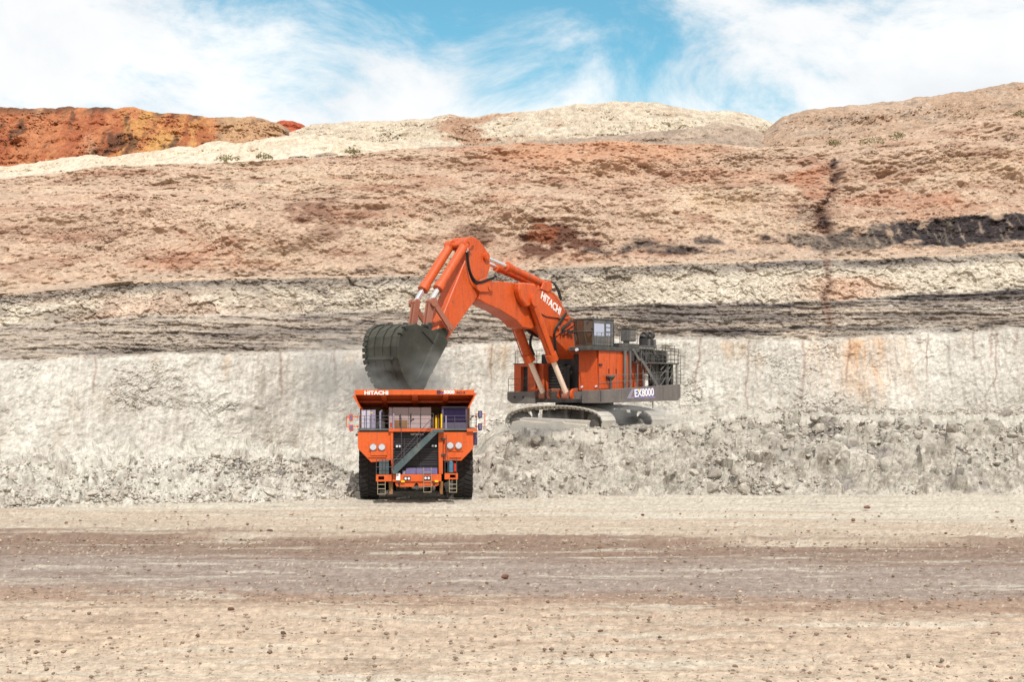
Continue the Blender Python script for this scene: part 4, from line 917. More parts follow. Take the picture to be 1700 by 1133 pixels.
    for cx in (190, 232, 280, 330, 440, 482, 540, 625, 710, 822, 905, 930, 1005, 1108, 1145, 1192):
        top = 300 if 440 <= cx < 830 else 318
        B().tube((tx(cx), .36, zk), (tx(cx), .36, tz(top)), .022 if cx not in (482, 930) else .05, None, 6).build('stanchion', 'rail_dark' if cx not in (482, 930) else 'lilac_panel', rr)
    for a, b_, cy in ((190, 440, 320), (190, 440, 350), (190, 440, 384), (440, 822, 301), (440, 822, 345), (440, 822, 386), (905, 1192, 320), (930, 1192, 352), (930, 1192, 384)):
        B().tube((tx(a), .36, tz(cy)), (tx(b_), .36, tz(cy)), .017, None, 6).build('rail', 'rail_dark', rr)
    for (xa, ya, xb, yb) in ((630, 300, 630, 372), (630, 372, 652, 340), (1112, 375, 1160, 325), (1160, 325, 1172, 318), (535, 322, 535, 414)): 
        B().tube((tx(xa), .3, tz(ya)), (tx(xb), .3, tz(yb)), .035, None, 6).build('work_lamp_arm', 'black_metal', truck)
    for cx, cy in ((628, 302), (628, 366), (648, 350), (536, 322), (1158, 325)): x, z = T(cx, cy, .2); B().tube((x, .26, z), (x, .12, z), .05, .075, 10).build('work_lamp', 'black_metal', truck, True)
    # mirrors
    for side, x0, x1, outer, boxes, mm in ((-1, 180, 80, 80, ((98, 135, 306, 370), (98, 138, 396, 456)), 'truck_orange'), (1, 1180, 1264, 1264, ((1201, 1240, 277, 346), (1201, 1240, 386, 452)), 'black_metal')):
        fr = B()
        za, zb = (tz(328), tz(412)) if side < 0 else (tz(305), tz(412))
        fr.tube((tx(x0), .5, za), (tx(outer), .2, za), .03, None, 8).tube((tx(x0), .5, zb), (tx(outer), .2, zb), .03, None, 8).tube((tx(outer), .2, za), (tx(outer), .2, zb), .03, None, 8)
        br = fr.build('mirror_bracket', 'truck_orange', truck)
        for cy in (328, 412): B().prism([T(180 if side < 0 else 1180, cy-12), T(180 if side < 0 else 1180, cy+12), T(152 if side < 0 else 1204, cy)], 'y', .4, .6).build('gusset', 'truck_orange', br)
        for (a, b_, c, d_) in boxes:
            m = B().prism([T(a+4, c, 0), T(b_, c, 0), T(b_, d_-8, 0), T(a+16 if side < 0 else a+8, d_, 0), T(a+2, d_-22, 0)], 'y', .12, .26, .02).build('mirror', mm, truck)
            B().prism([T(a+12, c+8, 0), T(b_-6, c+8, 0), T(b_-6, d_-16, 0), T(a+14, d_-16, 0)], 'y', .105, .118).build('mirror_glass', 'violet_box', m)
    quick('side_lamp', 'black_metal', 158, 176, 474, 492, .5, .7, .01)
    # dump body with front canopy
    YC0, YC1 = .3, 4.4
    body = empty('dump_body', (0, 0, 0)); body.parent = truck
    lipT, lipB = tz(97, YC0), tz(142, YC0); xL, xR = T(152, 0, YC0)[0], T(1171, 0, YC0)[0]
    B().box(xL, xR, YC0, YC0+.25, lipB, lipT, .02).build('canopy_lip', 'truck_orange', body)
    bz = tz(245, YC1); bxL, bxR = T(196, 0, YC1)[0], T(1132, 0, YC1)[0]
    # canopy plate rising forward
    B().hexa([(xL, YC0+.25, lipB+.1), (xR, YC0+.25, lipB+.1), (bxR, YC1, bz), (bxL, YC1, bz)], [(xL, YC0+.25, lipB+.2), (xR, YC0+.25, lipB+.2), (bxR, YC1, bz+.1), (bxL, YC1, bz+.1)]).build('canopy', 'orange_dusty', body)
    def on(t, cx0, cx1): 
        y = YC0+.25+(YC1-YC0-.25)*t; z = lipB+.1+(bz-lipB-.1)*t; return y, z
    for (fa, fb, ba, bb) in ((378, 418, 392, 436), (638, 690, 642, 686), (906, 950, 890, 934)):
        y0, z0 = on(0, 0, 0); y1, z1 = on(.98, 0, 0)
        xa, xb, xc, xd = T(fa, 0, y0)[0], T(fb, 0, y0)[0], T(bb, 0, y1)[0], T(ba, 0, y1)[0]
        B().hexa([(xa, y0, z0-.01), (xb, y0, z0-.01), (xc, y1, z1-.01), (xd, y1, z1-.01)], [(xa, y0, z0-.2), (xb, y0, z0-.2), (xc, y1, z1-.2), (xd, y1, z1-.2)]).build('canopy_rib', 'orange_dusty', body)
    for t in (.5,):
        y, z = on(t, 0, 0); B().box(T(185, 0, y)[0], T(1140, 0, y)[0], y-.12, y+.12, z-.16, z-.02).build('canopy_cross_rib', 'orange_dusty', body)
    # flared side wings running down to the body side
    for sgn, w0, w1 in ((-1, (131, 145), (192, 250)), (1, (1194, 122), (1130, 250))):
        a = T(*w0, YC0); b_ = T(*w1, YC0); e0, e1 = (152, 142) if sgn < 0 else (1171, 142), None
        p = T(*e0, YC0); q = T(w1[0]-sgn*16, 258, YC0)
        B().prism([a, p, q, b_], 'y', YC0+.02, YC0+.22, .01).build('canopy_wing', 'truck_orange', body)
        c = T(w1[0], 430, YC0+1.5)
        B().hexa([(a[0], YC0+.3, a[1]), (a[0], YC1+8.5, a[1]-.1), (b_[0], YC1+8.5, b_[1]), (b_[0], YC0+.3, b_[1])], [(a[0]-sgn*.1, YC0+.3, a[1]), (a[0]-sgn*.1, YC1+8.5, a[1]-.1), (b_[0]-sgn*.1, YC1+8.5, b_[1]), (b_[0]-sgn*.1, YC0+.3, b_[1])]).build('body_flare', 'truck_orange', body)
        B().hexa([(b_[0], YC1-1.2, b_[1]), (b_[0], YC1+9.5, b_[1]), (b_[0], YC1+9.5, 4.2), (b_[0], YC1-1.2, zk-.3)], [(b_[0]-sgn*.12, YC1-1.2, b_[1]), (b_[0]-sgn*.12, YC1+9.5, b_[1]), (b_[0]-sgn*.12, YC1+9.5, 4.2), (b_[0]-sgn*.12, YC1-1.2, zk-.3)]).build('body_side', 'truck_orange', body)
    B().box(bxL, bxR, YC1, YC1+.12, zk-.9, bz).build('body_front_wall', 'brown_strut', body)
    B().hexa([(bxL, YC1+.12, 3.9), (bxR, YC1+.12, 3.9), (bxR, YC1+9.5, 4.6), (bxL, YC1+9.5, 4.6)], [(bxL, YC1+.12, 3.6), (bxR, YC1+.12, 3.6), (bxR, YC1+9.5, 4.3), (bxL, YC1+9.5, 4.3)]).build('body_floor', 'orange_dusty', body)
    def txt(s, cx, cy_base, h, mat, st=1.0, bold=.02, sh=0.0, sp=1.0, y=YC0, nm='lettering', par=None):
        x, z = T(cx, cy_base, y); M4 = Matrix.Translation((x, y-.012, z)) @ Matrix.Rotation(R(90), 4, 'X'); return lettering(nm, s, h, mat, par or body, M4, bold, .008, st, sh, sp)
    txt('HITACHI', 232, 138, .35, 'white_paint', 1.2, .014)
    txt('EH', 850, 131, .32, 'letter_dark', 1.1, .018)
    txt('5000', 909, 130, .32, 'white_paint', 1.16, .016)
    txt('AC-3', 1018, 130, .22, 'letter_dark', 1.25, .008)
    quick('emblem_dot', 'yellow', 896, 906, 101, 110, YC0-.02, YC0-.005, .002, body)
    quick('emblem_dot', 'letter_violet', 888, 904, 118, 132, YC0-.03, YC0-.02, .002, body)
    txt('HITACHI', 628, 484, .15, 'white_paint', 1.5, .006, y=.66, par=gr)
    # rock heaped in the body
    pts = []
    P = np.zeros((40, 40, 3)); gx, gy = np.meshgrid(np.linspace(bxL+.1, bxR-.1, 40), np.linspace(YC1+.3, YC1+8.5, 40), indexing='ij')
    P[..., 0] = gx; P[..., 1] = gy; r2 = ((gx)/3.7)**2+((gy-YC1-4.2)/4)**2
    P[..., 2] = 5.6+1.3*np.exp(-r2*1.3)+fbm(gx*1.2, gy*1.2, 600, 4)*.25
    o = mesh_from_grid('rock_load', P, np.ones(P.shape)*srgb(168, 159, 145), 'rubble', 'pale broken rock heaped inside the truck body', kind='stuff')
    o.location = truck.location; o.rotation_euler = truck.rotation_euler
    return truck
build_truck()

# ---------------------------------------------------------------- hydraulic excavator (x forward, y to its left, z up)
def build_excavator():
    A = R(40); s_, c_ = math.sin(A), math.cos(A); D0 = 122.; X0 = (971-850)/F*D0; ZB = 4.0
    root = empty('excavator', (X0, D0, ZB), math.atan2(-c_, -s_))
    tag(root, 'huge orange hydraulic excavator on crawler tracks on the rubble bench', 'excavator')
    OFF = (0, 0, ZB)
    def PY_(px, py, y):                       # point of the plane y = const seen at px, py
        k = (px-850)/F; x = (X0+c_*y-k*(D0-s_*y))/(s_-k*c_); d = D0-c_*x-s_*y; return x, CH+(HZ-py)*d/F
    def PX_(px, py, x):
        k = (px-850)/F; y = (k*(D0-c_*x)-X0+s_*x)/(c_+k*s_); d = D0-c_*x-s_*y; return y, CH+(HZ-py)*d/F
    c2 = lambda x, y: (590+x/4.046, 380+y/4.046)
    c3 = lambda x, y: (780+x/3.905, 390+y/3.905)
    c4 = lambda x, y: (820+x/5.1515, 510+y/5.1515)
    def S(x, y, Y=4.9): return PY_(*c4(x, y), Y)          # on a side plane
    def Fr(x, y, X=4.5): return PX_(*c4(x, y), X)          # on a front plane
    B = lambda m=None: MB(OFF, m)
    def sbox(name, mat, x0, x1, y0, y1, Y, t, bevel=.02, par=root, **k):
        """panel seen from the left side between two image corners, t deep"""
        (xa, za), (xb, zb) = S(x0, y1, Y), S(x1, y0, Y); return B().box(min(xa, xb), max(xa, xb), Y-t, Y, za, zb, bevel).build(name, mat, par, **k)
    def fbox(name, mat, x0, x1, y0, y1, X, t, bevel=.02, par=root, **k):
        (ya, za), (yb, zb) = Fr(x0, y1, X), Fr(x1, y0, X); return B().box(X-t, X, min(ya, yb), max(ya, yb), za, zb, bevel).build(name, mat, par, **k)
    def rails(name, pts, zs, zfoot, mat='dark_grey', r=.026, posts=None, par=root):
        """handrail along plan points; posts at each point"""
        rr = empty(name, (0, 0, 0)); rr.parent = par
        for a, b in zip(pts[:-1], pts[1:]):
            n = max(1, int(round((Vector(b)-Vector(a)).length/1.25)))
            for i in range(n+1):
                if i == n and b is not pts[-1]: continue
                p = Vector(a).lerp(Vector(b), i/n); B().tube((p.x, p.y, zfoot), (p.x, p.y, zs[0]), r, None, 6).build('post', mat, rr)
            for z in zs: B().tube((a[0], a[1], z), (b[0], b[1], z), r*.8, None, 6).build('rail', mat, rr)
        return rr
    # ---- upper frame
    XF, XR, YL, YR = 4.5, -7.35, 4.94, -4.93
    side = [(XF, 6.76), (XF, 7.82), (-7.3, 8.40), (-7.38, 7.3), (-6.9, 6.98)]
    B().prism(side, 'y', YL-.25, YL, .02).build('side_skirt', 'deck_grey', root)
    for x in (1.5, -1.6, -4.6): B().box(x-.012, x+.012, YL-.01, YL+.006, 7.0+.01*abs(x), 7.8+abs(x-4.5)*.045).build('skirt_seam', 'black_metal', root)
    B().prism([(YL, 7.82), (YL, 6.76), (Fr(752, 0)[0], 6.76), (Fr(752, 0)[0], 7.82)], 'x', XF-.2, XF+.002, .02).build('front_skirt', 'deck_grey', root)
    yr1 = Fr(350, 0)[0]
    B().prism([(YR, 7.73), (YR, 7.05), (YR+.5, 6.72), (yr1, 6.72), (yr1, 7.73)], 'x', XF-.3, XF, .02).build('front_skirt', 'deck_grey', root)
    for cx in (178, 251): y, z = Fr(cx, 772); B().tube((XF, y, z), (XF+.04, y, z), .1, None, 10).build('hole_cover', 'black_metal', root)
    B().box(-7.2, XF-.3, YR, YL-.26, 7.0, 7.74).build('upper_frame', 'deck_grey', root)
    B().prism([(-7.36, 6.98), (-7.36, 10.2), (-6.0, 10.2), (-6.0, 6.98)], 'y', YR+.4, YL-1.2, .05).build('counterweight', 'dark_grey', root)
    B().box(2.0, XF-.05, yr1, Fr(752, 0)[0]-.05, 6.8, 7.1, .02).build('boom_well_floor', 'black_metal', root)
    # ---- undercarriage: tracks run square to the boom
    B().tube((0.2, .1, 6.0), (.2, .1, 7.0), 2.5, None, 40).build('turntable', 'black_metal', root, True)
    B().tube((0.2, .1, 6.3), (.2, .1, 6.6), 2.62, None, 40).build('slew_ring', 'dark_grey', root, True)
    B().box(-3.2, 3.2, -2.2, 2.2, 4.9, 6.2, .1).build('car_body', 'track_dark', root)
    B().box(-1.0, 1.0, -3.0, 3.4, 5.0, 6.0, .1).build('car_body_leg', 'track_dark', root)
    half = [(0, 0), (1.5, 0), (3.0, 0), (3.9, .05), (4.7, .38), (5.15, 1.0), (5.0, 1.6), (4.4, 2.0), (3.4, 2.28), (1.8, 2.48), (0, 2.52)]
    loop = half+[(-l, z) for l, z in reversed(half[1:-1])]
    def resample(pts, n):
        P = np.array(pts+[pts[0]], float)
        for _ in range(2):
            Q = []; 
            for a, b in zip(P[:-1], P[1:]): Q += [a*.75+b*.25, a*.25+b*.75]
            P = np.array(Q+[Q[0]])
        L = np.concatenate([[0], np.cumsum(np.linalg.norm(np.diff(P, axis=0), axis=1))]); t = np.linspace(0, L[-1], n+1)[:-1]
        return np.stack([np.interp(t, L, P[:, 0]), np.interp(t, L, P[:, 1])], 1)
    LO = resample(loop, 50); W2 = .92
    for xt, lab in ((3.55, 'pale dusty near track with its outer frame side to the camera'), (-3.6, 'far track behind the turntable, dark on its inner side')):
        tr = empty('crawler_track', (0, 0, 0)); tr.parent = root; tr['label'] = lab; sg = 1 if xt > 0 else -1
        for i in range(len(LO)):
            p = LO[i]; q = LO[(i+1) % len(LO)]; pv = LO[i-1]; t = Vector((q-pv)).normalized(); n = Vector((t.y, -t.x)); c = Vector(p); ln = .235
            def pt(a, b, x): v = c+t*a+n*b; return (x, v.x, v.y+ZB)
            sh = B()
            o1 = [pt(-ln, 0, xt-W2), pt(ln, 0, xt-W2), pt(ln, .07, xt-W2), pt(-ln+.03, .10, xt-W2), pt(-ln, .03, xt-W2)]; o2 = [(xt+W2, p_[1], p_[2]) for p_ in o1]
            sh.hexa(o1, o2); a1 = [pt(-ln*.8, -.24, xt-.2), pt(ln*.8, -.24, xt-.2), pt(ln*.8, 0, xt-.2), pt(-ln*.8, 0, xt-.2)]; sh.hexa(a1, [(xt+.2, p_[1], p_[2]) for p_ in a1])
            for xx in (xt-W2+.12, xt+W2-.30): 
                g = [pt(-.12, -.14, xx), pt(.12, -.14, xx), pt(.12, .0, xx), pt(-.12, .0, xx)]; sh.hexa(g, [(xx+.18, p_[1], p_[2]) for p_ in g])
            sh.build('track_shoe', 'track_steel', tr)
        fx0, fx1 = xt-.55, xt+.55
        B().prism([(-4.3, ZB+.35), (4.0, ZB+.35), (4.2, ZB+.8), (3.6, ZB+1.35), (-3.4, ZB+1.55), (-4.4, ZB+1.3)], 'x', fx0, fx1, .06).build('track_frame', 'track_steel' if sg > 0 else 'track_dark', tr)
        if sg > 0: B().prism([(-4.6, ZB+.1), (3.3, ZB+.1), (3.6, ZB+.7), (3.4, ZB+1.0), (1.2, ZB+1.12), (.9, ZB+1.3), (-.2, ZB+1.3), (-.5, ZB+1.12), (-3.6, ZB+1.32), (-4.5, ZB+1.15), (-4.75, ZB+.7)], 'x', fx1+.02, fx1+.26, .05).build('frame_guard', 'track_steel', tr)
        for l, r, nm in ((-4.15, .95, 'idler_wheel'), (4.1, .95, 'drive_sprocket')):
            B().tube((xt-.4, l, ZB+1.1), (xt+.4, l, ZB+1.1), r, None, 28).tube((xt+sg*.4, l, ZB+1.0), (xt+sg*.62, l, ZB+1.0), r*.55, r*.5, 20).build(nm, 'track_dark', tr, True)
        for l in (-2.6, -.9, .9, 2.6): B().tube((xt-.3, l, ZB+2.05), (xt+.3, l, ZB+2.05), .2, None, 14).build('carrier_roller', 'track_dark', tr, True); B().box(xt-.25, xt+.25, l-.14, l+.14, ZB+1.4, ZB+1.95, .02).build('roller_bracket', 'track_dark', tr)
        for l in (-3.2, -2.3, -1.4, -.5, .4, 1.3, 2.2, 3.1): B().tube((xt-.35, l, ZB+.42), (xt+.35, l, ZB+.42), .3, None, 14).build('track_roller', 'track_dark', tr, True)
        if sg < 0:
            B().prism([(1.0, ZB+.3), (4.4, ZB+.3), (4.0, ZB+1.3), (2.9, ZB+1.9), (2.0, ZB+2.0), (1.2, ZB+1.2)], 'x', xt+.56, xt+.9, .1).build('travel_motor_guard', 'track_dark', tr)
    B().tube((-5.6, 3.2, 6.3), (-5.6, 3.2, 7.1), .05, None, 8).build('drain_pipe', 'dark_grey', root)
    zw = S(1400, 476, 4.6)[1]
    # ---- near (left) house with cab
    yh0 = Fr(718, 0)[0]
    HF = 3.9                                             # front of the left house
    z0 = 7.82; zt = Fr(880, 352, HF)[1]
    (ya, _), (yb, _), (yc, _) = Fr(722, 0, HF), Fr(752, 0, HF), Fr(893, 0, HF)
    B().prism([(yb, z0-.05), (yc, z0), (Fr(872, 0, HF)[0], zt), (ya, zt-.1)], 'x', HF-.14, HF, .01).build('house_front_panel', 'orange_paint', root)
    B().prism([(HF-.15, z0), (HF-.15, zt), (-.45, zt-.15), (-.45, z0+.1)], 'y', 2.2, 4.35, .01).build('left_house', 'orange_paint', root)
    YH = 4.36
    # side panels of the house, each with its own seam
    edges = (893, 985, 1047, 1112)
    for i, (a, b) in enumerate(zip(edges[:-1], edges[1:])):
        (xa, za), (xb, zb) = S(a+1, 712, YH), S(b-1, 372, YH)
        p = B().box(min(xa, xb), max(xa, xb), YH, YH+.05, 7.93, zb-.03, .012).build('side_panel', 'orange_paint', root)
        B().box(xb+.08, xb+.14, YH+.05, YH+.1, 9.2, 9.6).build('panel_handle', 'black_metal', p)
    x, z = S(898, 494, YH); B().box(x-.22, x+.1, YH+.05, YH+.22, z-.08, z+.08, .02).build('side_lamp', 'black_metal', root)
    for cx, cy in ((757, 684), (878, 680)): y, z = Fr(cx, cy, HF); B().tube((HF, y, z), (HF+.12, y, z), .09, None, 12).build('front_lamp', 'lamp_glass', root, True)
    # rear part of the left side: recessed engine house
    for i, (a, b) in enumerate(((1165, 1228), (1228, 1290), (1290, 1350), (1350, 1420))):
        (xa, za), (xb, zb) = S(a+1, 700, 3.6), S(b-1, 475, 3.6); p = B().box(xb, xa, 3.5, 3.6, 8.0, zb, .012).build('engine_panel', 'orange_paint', root)
        B().box(xb+.1, xb+.16, 3.6, 3.64, 9.0, 9.3).build('panel_handle', 'black_metal', p)
    for k in range(5): x = -1.8-k*1.05; B().path([(x, 4.0, zw), (x, 4.0, zw+.5+.12*(k % 3)), (x-.5, 3.9, zw+.5+.12*(k % 3)), (x-.5, 3.9, zw)], .09, 8).build('hydraulic_pipe', 'black_metal', root, True)
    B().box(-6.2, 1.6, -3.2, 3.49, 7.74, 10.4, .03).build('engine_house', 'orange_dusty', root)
    for i in range(9): z = 8.2+i*.2; B().box(-6.1, -5.2, 3.5, 3.56, z, z+.09).build('louvre', 'black_metal', root)
    # cab floor platform
    zc = Fr(860, 330, 5.2)[1]
    B().box(-1.6, 5.0, 2.1, 4.6, zc-.36, zc-.04, .03).build('cab_platform', 'dark_grey', root)
    B().box(-1.7, 1.2, 1.8, 4.5, zc-.03, zc+.34, .03).build('rear_platform', 'dark_grey', root)
    B().tube((5.25, 3.2, zc-.3), (5.4, 3.2, zc-.3), .13, None, 12).build('cab_lamp', 'lamp_glass', root, True)
    # cab: corner posts, roof, side wall with window and door, raked front glass
    CL = 4.55; cx1, cz1 = S(850, 92, CL); cx0, _ = S(1024, 97, CL); zr = cz1
    cw = Fr(690, 0, cx1)[0]; cab = empty('cab', (0, 0, 0)); cab.parent = root
    B().box(cx0-.05, cx1+.15, cw-.05, CL+.05, zr-.16, zr, .03).build('cab_roof', 'dark_grey', cab)
    B().box(cx0, cx1, cw, CL, zc-.02, zc+.08).build('cab_floor', 'dark_grey', cab)
    B().box(cx0, cx0+.1, cw, CL, zc, zr-.16).build('rear_wall', 'dark_grey', cab)
    B().box(cx0, cx1-1.0, cw, cw+.1, zc, zr-.16).build('inner_wall', 'dark_grey', cab)
    # side wall as framed pieces round the openings
    def cs(x, y): return S(x, y, CL)
    (wx1, wz1), (wx0, wz0) = cs(858, 132), cs(948, 250); (dx1, dz1), (dx0, dz0) = cs(957, 145), cs(1000, 320)
    sw = B().box(cx0, cx1, CL-.1, CL, wz1, zr-.16).box(cx0, cx1, CL-.1, CL, zc, wz0).box(wx1, cx1, CL-.1, CL, wz0, wz1).box(dx1, wx0, CL-.1, CL, wz0, wz1).box(cx0, dx0, CL-.1, CL, wz0, wz1)
    wall = sw.build('cab_side_wall', 'mid_grey', cab)
    B().box(wx0, wx1, CL-.07, CL-.05, wz0, wz1).build('window_pane', 'cab_glass_pale', wall)
    dz = wz0
    for k in range(3): h = (wz1-dz)/3; B().box(dx0+.03, dx1-.03, CL-.06, CL-.03, dz+k*h+.04, dz+(k+1)*h-.02).build('door_pane', 'cab_glass_pale', wall)
    B().path([(dx0, CL+.01, zc+.1), (dx0, CL+.01, wz1+.03), (dx1, CL+.01, wz1+.03), (dx1, CL+.01, zc+.1), (dx0, CL+.01, zc+.1)], .025, 4).build('door_frame', 'dark_grey', wall)
    (mx, mz) = cs(912, 220); B().box(mx-.2, mx+.2, CL-.8, CL-.5, mz-.2, mz+.35, .06).build('seat', 'black_metal', cab)
    (mx, mz) = cs(876, 190); B().box(mx-.1, mx+.16, CL-.5, CL-.4, mz-.2, mz+.3, .02).build('monitor', 'black_metal', cab)
    for a in (866, 905, 940, 962, 990): (x, z) = cs(a, 325); B().tube((x, CL+.18, zc-.02), (x, CL+.18, zc+1.1), .022, None, 6).build('grab_post', 'mid_grey', cab)
    for z in (zc+.55, zc+1.1): B().tube((cs(862, 0)[0], CL+.18, z), (cs(1010, 0)[0], CL+.18, z), .02, None, 6).build('grab_rail', 'mid_grey', cab)
    # front: three tall panes leaning out toward the top, lower row leaning back
    zm = zc+(zr-zc)*.52; yo = (cw, cw+(CL-cw)*.28, cw+(CL-cw)*.62, CL)
    for i in range(3):
        a, b = yo[i]+.03, yo[i+1]-.03; of = .32 if i < 2 else 0.0; of0 = .32 if 0 < i else 0.0
        f0, f1 = (0.10, .28) if i == 0 else ((.28, .28) if i == 1 else (.28, .0))
        B().hexa([(cx1+f0, a, zm+.02), (cx1+f1, b, zm+.02), (cx1+f1, b, zr-.18), (cx1+f0, a, zr-.18)], [(cx1+f0-.03, a, zm+.02), (cx1+f1-.03, b, zm+.02), (cx1+f1-.03, b, zr-.18), (cx1+f0-.03, a, zr-.18)]).build('front_pane', 'cab_glass_brown', cab)
        B().hexa([(cx1+f0*.3-.15, a, zc+.1), (cx1+f1*.3-.15, b, zc+.1), (cx1+f1, b, zm-.02), (cx1+f0, a, zm-.02)], [(cx1+f0*.3-.18, a, zc+.1), (cx1+f1*.3-.18, b, zc+.1), (cx1+f1-.03, b, zm-.02), (cx1+f0-.03, a, zm-.02)]).build('lower_pane', 'cab_glass_brown', cab)
    fr = B()
    for y, f in zip(yo, (.10, .28, .28, .0)): fr.tube((cx1+f, y, zr-.16), (cx1+f, y, zm), .04, None, 6).tube((cx1+f, y, zm), (cx1+f*.3-.15, y, zc), .04, None, 6)
    for a, b, fa, fb in zip(yo[:-1], yo[1:], (.10, .28, .28), (.28, .28, .0)): fr.tube((cx1+fa, a, zm), (cx1+fb, b, zm), .035, None, 6)
    fr.build('windscreen_frame', 'dark_grey', cab)
    for cx, cy in ((688, 125), (812, 106), (846, 190), (1000, 80), (905, 78), (870, 84)): 
        if cx < 850: y, z = Fr(cx, cy, cx1+.3); B().tube((cx1+.25, y, z), (cx1+.42, y, z), .07, .09, 10).build('cab_work_lamp', 'black_metal', cab)
        else: x, z = cs(cx, cy); B().box(x-.06, x+.06, CL-.3, CL-.2, zr, zr+.12).build('roof_lamp', 'black_metal', cab)
    x, z = cs(962, 112); B().tube((x, CL, z), (x, CL+.03, z), .12, .11, 14).build('vent', 'black_metal', cab)
    def side_text(s, p, h, mat, par, Y, st=1.0, bold=.02, sh=0.0, nm='lettering', tilt=0.0):
        x, z = p; M4 = Matrix.Translation((x, Y, z-ZB)) @ Matrix.Rotation(math.pi, 4, 'Z') @ Matrix.Rotation(R(90), 4, 'X') @ Matrix.Rotation(tilt, 4, 'Z')
        return lettering(nm, s, h, mat, par, M4, bold, .008, st, sh)
    side_text('HITACHI', cs(852, 106), .2, 'white_paint', cab, CL+.012, 1.2, .008)
    # rails round the cab walkway
    zp = zc+.34
    rails('walkway_railing', [(cx0-.1, 4.4), (-1.5, 4.4), (-1.5, 2.6)], (zp+1.5, zp+.95, zp+.4), zp)
    rails('walkway_railing', [(cx0-.1, 2.2), (-1.2, 2.2)], (zp+1.5, zp+.95), zp)
    # grey box on a pillar, exhaust stacks, rear modules
    (xa, za), (xb, zb) = S(1146, 292, 4.2), S(1216, 192, 4.2)
    bx = B().box(xb, xa, 3.5, 4.2, za, zb, .04).build('control_cabinet', 'mid_grey', root)
    B().box(xb+.1, xa-.35, 4.2, 4.24, za+.1, zb-.1, .01).build('door', 'mid_grey', bx); B().box(xb-.05, xa+.05, 3.4, 4.3, zb, zb+.08).build('lid', 'dark_grey', bx)
    B().box(xa-.32, xa-.02, 3.7, 4.1, zc+.2, za).build('cabinet_stand', 'dark_grey', root)
    for cx in (1276, 1325):
        x, z0_ = S(cx, 332, 3.0); _, z1_ = S(cx, 268, 3.0)
        B().tube((x, 3, z0_-1.5), (x, 3, z1_), .36, None, 18).path([(x, 3, z1_), (x-.12, 3, z1_+.22), (x-.42, 3.05, z1_+.30)], .35, 18).build('exhaust_stack', 'black_metal', root, True)
        B().box(x-.4, x-.16, 3.1, 3.5, z0_-.25, z1_-.1, .03).build('exhaust_shield', 'mid_grey', root)
    (xa, za), (xb, zb) = S(1250, 470, 3.6), S(1370, 335, 3.6)
    B().box(xb, xa, 1.5, 3.6, za, zb, .04).build('engine_module', 'dark_grey', root)
    for i in range(7): x = xb+(xa-xb)*(i+.5)/7; B().box(x-.03, x+.03, 3.6, 3.66, za+.1, zb-.15).build('module_rib', 'mid_grey', root)
    (xa, za), (xb, zb) = S(1372, 470, 3.6), S(1480, 372, 3.6)
    B().box(xb, xa, 1.2, 3.6, za, zb, .04).build('air_intake', 'black_metal', root); B().box(xb-.05, xb+.22, 1.2, 3.66, za, zb, .03).build('intake_cover', 'mid_grey', root)
    B().path([(xa+2.6, 3.7, zb+.05), (xa+.4, 3.7, zb+.05), (xa+.1, 3.7, zb-.4)], .12, 10).build('air_pipe', 'mid_grey', root, True)
    B().box(-7.3, -1.5, 3.7, 4.8, zw-.12, zw, .01).build('upper_walkway', 'dark_grey', root)
    rails('upper_railing', [(-2.3, 4.78), (-7.28, 4.78), (-7.28, 3.0)], (zw+1.25, zw+.75, zw+.3), zw)
    (xa, za), (xb, zb) = S(1400, 470, 2.4), S(1545, 335, 2.4)
    rails('roof_railing', [(xa+.2, 2.4), (xb, 2.4), (xb, 0.4)], (zb, zb-.45), zw)
    # columns under the walkway
    for cx, w in ((1121, .15), (1165, .11), (1228, .07), (1275, .06)):
        x, _ = S(cx, 0, 4.6); B().tube((x, 4.6, 7.95), (x, 4.6, zc-.3 if cx < 1200 else zw-.1), w, None, 10).build('column', 'mid_grey', root, True)
    # rear pipe rack: uprights, pipes, cross braces
    for i, cx in enumerate((1432, 1452, 1478, 1498, 1520, 1540, 1558)):
        x, _ = S(cx, 0, 4.5); B().tube((x, 4.5-.3*(i % 2), 8.1), (x, 4.5-.3*(i % 2), zw-.1), .05+.07*(i % 3), None, 8).build('rear_pipe', 'dark_grey' if i % 3 else 'black_metal', root, True)
    for i, (a, b, y0, y1) in enumerate(((1420, 1470, 680, 600), (1420, 1470, 600, 540), (1475, 1530, 680, 560), (1475, 1530, 560, 480), (1425, 1470, 540, 490))):
        p, q = S(a, y0, 4.62), S(b, y1, 4.62); B().tube((p[0], 4.62, p[1]), (q[0], 4.62, q[1]), .035, None, 6).build('brace', 'mid_grey', root)
    for k in range(3): B().box(-5.3+k*.6, -5.36+k*.6, 4.1, 4.2, 8.2, zw-.2).build('cabinet_edge', 'mid_grey', root)
    B().box(-7.2, -4.1, 2.4, 4.1, 8.2, zw-.14, .03).build('rear_cabinet', 'dark_grey', root)
    # diagonal stair
    def sp(x, y, Y): a, b = S(x, y, Y); return Vector((a, Y, b))
    st = None
    for Y in (4.86, 4.2):
        mb = B(); mb.bar(sp(1262, 450, Y), sp(1412, 696, Y), .06, .30, (0, 1, 0)).bar(sp(1190, 362, Y), sp(1240, 450, Y), .06, .24, (0, 1, 0)).bar(sp(1236, 448, Y), sp(1275, 452, Y), .06, .2, (0, 1, 0))
        o = mb.build('stairway' if st is None else 'stringer', 'mid_grey', root if st is None else st); st = st or o
    for i in range(11):
        p = sp(1262, 450, 4.5).lerp(sp(1412, 696, 4.5), (i+.5)/11); B().box(p.x-.12, p.x+.12, 4.2, 4.83, p.z-.02, p.z+.02).build('tread', 'mid_grey', st)
